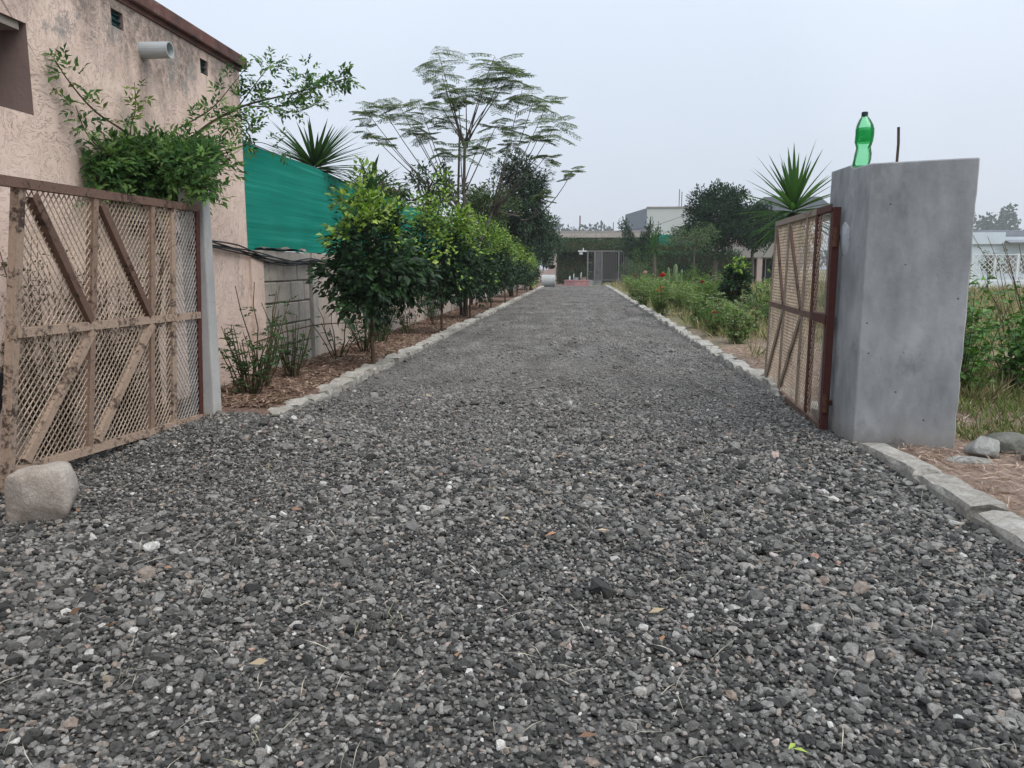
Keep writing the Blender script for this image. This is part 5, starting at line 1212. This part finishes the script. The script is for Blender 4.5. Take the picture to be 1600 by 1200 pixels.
w0, w1 = at(1500, 400, 46), at(1680, 400, 46); wz = at(1560, 363, 46).z
wh = thing('white_house', 'low whitewashed house with grey sheet roof beyond the right hand field', 'house', ((w0.x + w1.x) / 2, 49, 0))
m = MB(); m.box2((w0.x, 46, 0), (w1.x, 53, wz - .25)); m.build('wall', M['white_blue'], wh)
xb = at(1568, 380, 46).x; m = MB(); m.box2((w0.x - .1, 45.85, wz - .65), (xb, 45.999, wz + .0)); m.build('parapet', M['white_blue'], wh)
m = MB(); m.add([(xb, 45.4, wz - .55), (w1.x + .5, 45.4, wz - .55), (w1.x + .5, 49, wz + .25), (xb, 49, wz + .25), (xb, 45.4, wz - .62), (w1.x + .5, 45.4, wz - .62)], [(0, 1, 2, 3), (4, 5, 1, 0)]); m.build('roof', M['sheetroof'], wh)
m = MB(); m.box2((w0.x + .5, 47, wz - .24), (w1.x + .4, 47.2, wz + .15)); m.build('roof_edge', M['sheetroof'], wh)
for xx in (1552, 1580, 1606): x = at(xx, 400, 46).x; m = MB(); m.box2((x - .35, 45.95, .9), (x + .35, 45.99, 1.9)); m.build('window', M['greige'], wh)
# lattice fence
l0, l1 = at(1518, 430, 40), at(1660, 430, 40)
lf = thing('lattice_fence', 'white diamond lattice fence in front of the white house', 'fence', ((l0.x + l1.x) / 2, 40, 0)); zl0, zl1 = .52, 1.78
m = MB(); m.box2((l0.x - .3, 39.9, -.1), (l1.x, 40.25, zl0 - .02)); m.build('plinth', M['white'], lf)
npn = 4
for k in range(npn + 1):
    x = l0.x + (l1.x - l0.x) * k / npn; m = MB(); m.box2((x - .05, 39.98, zl0 - .02), (x + .05, 40.08, zl1 + .05)); m.build('post', M['white'], lf)
for z in (zl0 + .02, zl1): m = MB(); m.box2((l0.x + .05, 39.985, z - .025), (l1.x - .05, 40.075, z + .025)); m.build('rail', M['white'], lf)
H_ = zl1 - zl0 - .08; step = .26; x = l0.x - H_
while x < l1.x:
    for sg in (1, -1):
        xa, xb_ = (x, x + H_) if sg > 0 else (x + H_, x); za, zb_ = zl0 + .05, zl1 - .03
        def clip(xa, za, xb_, zb_):
            for lim, s2 in ((l0.x + .05, 1), (l1.x - .05, -1)):
                if (xa - lim) * s2 < 0 and (xb_ - lim) * s2 < 0: return None
                if (xa - lim) * s2 < 0: t = (lim - xa) / (xb_ - xa); xa, za = lim, za + (zb_ - za) * t
                if (xb_ - lim) * s2 < 0: t = (lim - xb_) / (xa - xb_); xb_, zb_ = lim, zb_ + (za - zb_) * t
            return xa, za, xb_, zb_
        c = clip(xa, za, xb_, zb_)
        if c and abs(c[0] - c[2]) > .04: m = MB(); m.bar((c[0], 40.03 + sg * .012, c[1]), (c[2], 40.03 + sg * .012, c[3]), .03, .018, (0, 1, 0)); m.build('slat', M['white'], lf)
    x += step
bush_at('leafy_shrub', 'yellowish green shrub growing through the white lattice fence', 'shrub', 1548, 388, 430, 41.5, 30, .5, 20, 40, .10, .04, [(.12, .16, .05), (.10, .14, .05)], 660, leafmat='leaf_far', simple=True)

# far-off trees fading in the haze
def wood(name, label, x0, x1, Y, zlo, zhi, seed, n):
    rng = np.random.default_rng(seed); m = MB(); cl = 0
    k = int((x1 - x0) / 6.2)
    for i in range(k):
        cx = x0 + (x1 - x0) * (i + rng.uniform()) / k; h = rng.uniform(zlo, zhi); cy = Y + rng.uniform(-12, 20); rx = rng.uniform(4.5, 9)
        m.tube([(cx, cy, 0), (cx, cy, h * .7)], [.5, .25], 5, col=(.06, .05, .04))
        q = n; vv = unit(rng.normal(size=(q, 3))) * (rng.uniform(.3, 1, (q, 1)) ** .5); pos = np.stack([cx + vv[:, 0] * rx, cy + vv[:, 1] * rx, h * .58 + vv[:, 2] * h * .42], 1)
        m.leaves(pos, rng.normal(size=(q, 3)), rng.normal(size=(q, 3)), 2.6, 1.6, pick(rng, q, [(.03, .05, .03), (.04, .062, .035), (.025, .042, .028)]), simple=True)
    o = m.build(name, M['leaf_far'], kind='stuff', label=label); return o
wood('distant_woods', 'hazy belt of distant trees beyond the white house', 190, 330, 420, 20, 34, 901, 420)
wood('distant_woods', 'hazy pale distant trees above the far flat roof', -40, 26, 420, 17, 27, 902, 320)
wood('distant_woods', 'low line of far trees along the horizon', -300, 330, 480, 9, 15, 903, 120)

# ------------------------------------------------------------------ weeds, grass, straw
rng = np.random.default_rng(170)
WC = [(.06, .15, .025), (.08, .18, .03), (.045, .115, .025), (.10, .20, .04)]
for k, (x, y, h, lab) in enumerate([(3.15, 6.55, .95, 'bright green broad leaved weed close behind the cement pillar'), (3.75, 6.9, .95, 'bright green weed clump at the picture edge beyond the mossy stone'), (3.6, 7.6, 1.05, 'tall thin green weed behind the bright weed clumps'), (4.4, 7.8, 1.0, 'green weed farther out in the dry field beyond the pillar'), (3.95, 6.1, .55, 'low green weed near the pinkish stone'), (3.2, 7.6, 1.1, 'yellowish weed hugging the pillar edge in view')]):
    root = thing('weed_plant', lab, 'plant', (x, y, .03)); a = MB(); b = MB(); rg = np.random.default_rng(950 + k)
    stem_bush(a, b, (x, y, .03), 12, rg, (h * .45, h), .42, 16, .075, .05, WC if k != 5 else [(.14, .19, .04), (.11, .17, .04)], r=.005, top_only=.1, cluster=3); a.build('stem', M['twig'], root, smooth=True); b.build('foliage', M['leaf'], root, kind='stuff')
for k, (x, y, h) in enumerate([(4.1, 7.0, 1.35), (4.6, 8.2, 1.5)]):
    root = thing('dry_bush', ['bare brown twiggy bush among the bright weeds', 'taller bare grey bush behind the weeds at the field edge'][k], 'bush', (x, y, .02)); a = MB(); b = MB(); rg = np.random.default_rng(970 + k)
    stem_bush(a, b, (x, y, .02), 30, rg, (h * .5, h), .6, 3, .03, .015, [(.12, .10, .05)], r=.0055); a.build('stem', M['twig_dry'], root, smooth=True); b.build('foliage', M['leaf_matte'], root, kind='stuff')
def blades(name, label, X, Y, Z, L, W, cols, rng, flat=False, mat='straw'):
    n = len(X); pos = np.stack([X, Y, Z], 1); d = rng.normal(0, .5, (n, 3)); d[:, 2] = 1.0
    if flat: d = rng.normal(size=(n, 3)); d[:, 2] = rng.uniform(-.05, .3, n)
    nr_ = rng.normal(size=(n, 3)) + (np.array((0, 0, 2.0)) if flat else 0)
    m = MB(); m.leaves(pos, d, nr_, L * rng.uniform(.5, 1.3, n), W, pick(rng, n, cols), fold=.0, droop=.18, simple=True); o = m.build(name, M[mat], kind='stuff', label=label); return o
DG = [(.26, .22, .12), (.20, .19, .09), (.14, .16, .06), (.33, .27, .17)]
n = 60000; Y = 6.3 + 42 * rng.uniform(size=n) ** 1.7; X = 2.0 + rng.uniform(size=n) * (4 + (Y - 6) * .62)
den = vnoise(X * .8, Y * .8, 77); kp = (den > .38) & ~((X < 2.6) & (Y < 9)); X, Y = X[kp], Y[kp]
blades('dry_grass', 'dry olive grass over the field beside the drive', X, Y, ground_h(X, Y), .15 + .006 * Y, .009 + .0007 * Y, DG, rng)
n = 9000; Y = rng.uniform(4.7, 7.5, n); X = 2.35 + rng.uniform(size=n) * 2.6; kp = vnoise(X * 2, Y * 2, 78) > .5; X, Y = X[kp], Y[kp]
blades('grass', 'short green and straw grass tufts around the stones by the pillar', X, Y, ground_h(X, Y), .11, .009, DG[1:3] + [(.10, .15, .045)], rng)
ST = [(.38, .28, .22), (.46, .36, .29), (.30, .21, .16), (.22, .145, .11)]
n = 16000; Y = 1.6 + 9 * rng.uniform(size=n) ** 1.3; X = 1.92 + rng.uniform(size=n) ** 1.3 * 3.0
blades('straw_litter', 'brown straw litter over the soil beside the pillar', X, Y, ground_h(X, Y) + .012, .10, .006, ST, rng, True)
n = 15000; Y = 5.5 + 20 * rng.uniform(size=n) ** 1.6; X = -3.15 + rng.uniform(size=n) * .88
blades('leaf_litter', 'reddish brown leaf and twig litter in the bed along the wall', X, Y, ground_h(X, Y) + .010, .08, .015, [(.19, .125, .095), (.27, .185, .14), (.12, .075, .058), (.34, .245, .19)], rng, True)
n = 1000; Y = 1.4 + 8 * rng.uniform(size=n) ** 1.4; X = rng.uniform(-2.6, 1.6, n)
blades('straw_bits', 'pale straw bits strewn on the gravel', X, Y, gz(X, Y) + .016, .10, .0026, [(.42, .38, .30), (.34, .31, .25), (.50, .46, .39)], rng, True)
n = 90; c = rng.integers(0, 12, n); cx = rng.uniform(-1.8, 1.5, 12)[c]; cy = (1.5 + 3.2 * rng.uniform(size=12) ** 1.3)[c]; X = cx + rng.normal(0, .025, n); Y = cy + rng.normal(0, .025, n)
blades('weed_sprigs', 'withered grass sprigs on the gravel', X, Y, gz(X, Y) + .012, 0.055, .0024, [(.38, .37, .22), (.34, .34, .2), (.46, .43, .32)], rng)
n = 45; Y = 1.5 + 5 * rng.uniform(size=n) ** 1.2; X = rng.uniform(-2.4, 1.55, n)
o = blades('fallen_leaves', 'small dry leaves lying on the gravel', X, Y, gz(X, Y) + .02, .05, .02, [(.32, .18, .11), (.45, .36, .24), (.22, .13, .09)], rng, True)
gp = at(1237, 1188, 1.62); m = MB(); m.leaves(np.array([[gp.x, 1.62, .045], [gp.x + .012, 1.64, .045]]), np.array([[.6, -.3, .1], [-.5, -.6, .1]]), np.array([[0, 0, 1.0], [.2, 0, 1]]), .035, .012, np.array([(.36, .46, .08)]), droop=.1)
mono(m, 'fallen_leaf', M['leaf'], 'fresh yellow green leaf lying on the gravel at the bottom edge', 'leaf', (gp.x, 1.62, .04))

# ------------------------------------------------------------------ haze
hz = NT('haze_air'); hz.t.nodes.remove(hz.b)
pv = hz.node('ShaderNodeVolumePrincipled', {'Color': (.86, .91, .97, 1), 'Density': .0006, 'Anisotropy': .2}); hz.t.links.new(pv.outputs[0], hz.out.inputs['Volume'])
m = MB(); m.box2((-420, -40, -1.2), (420, 560, 36)); ho = m.build('haze', hz.m, kind='stuff'); ho['label'] = 'thin pale haze in the air'
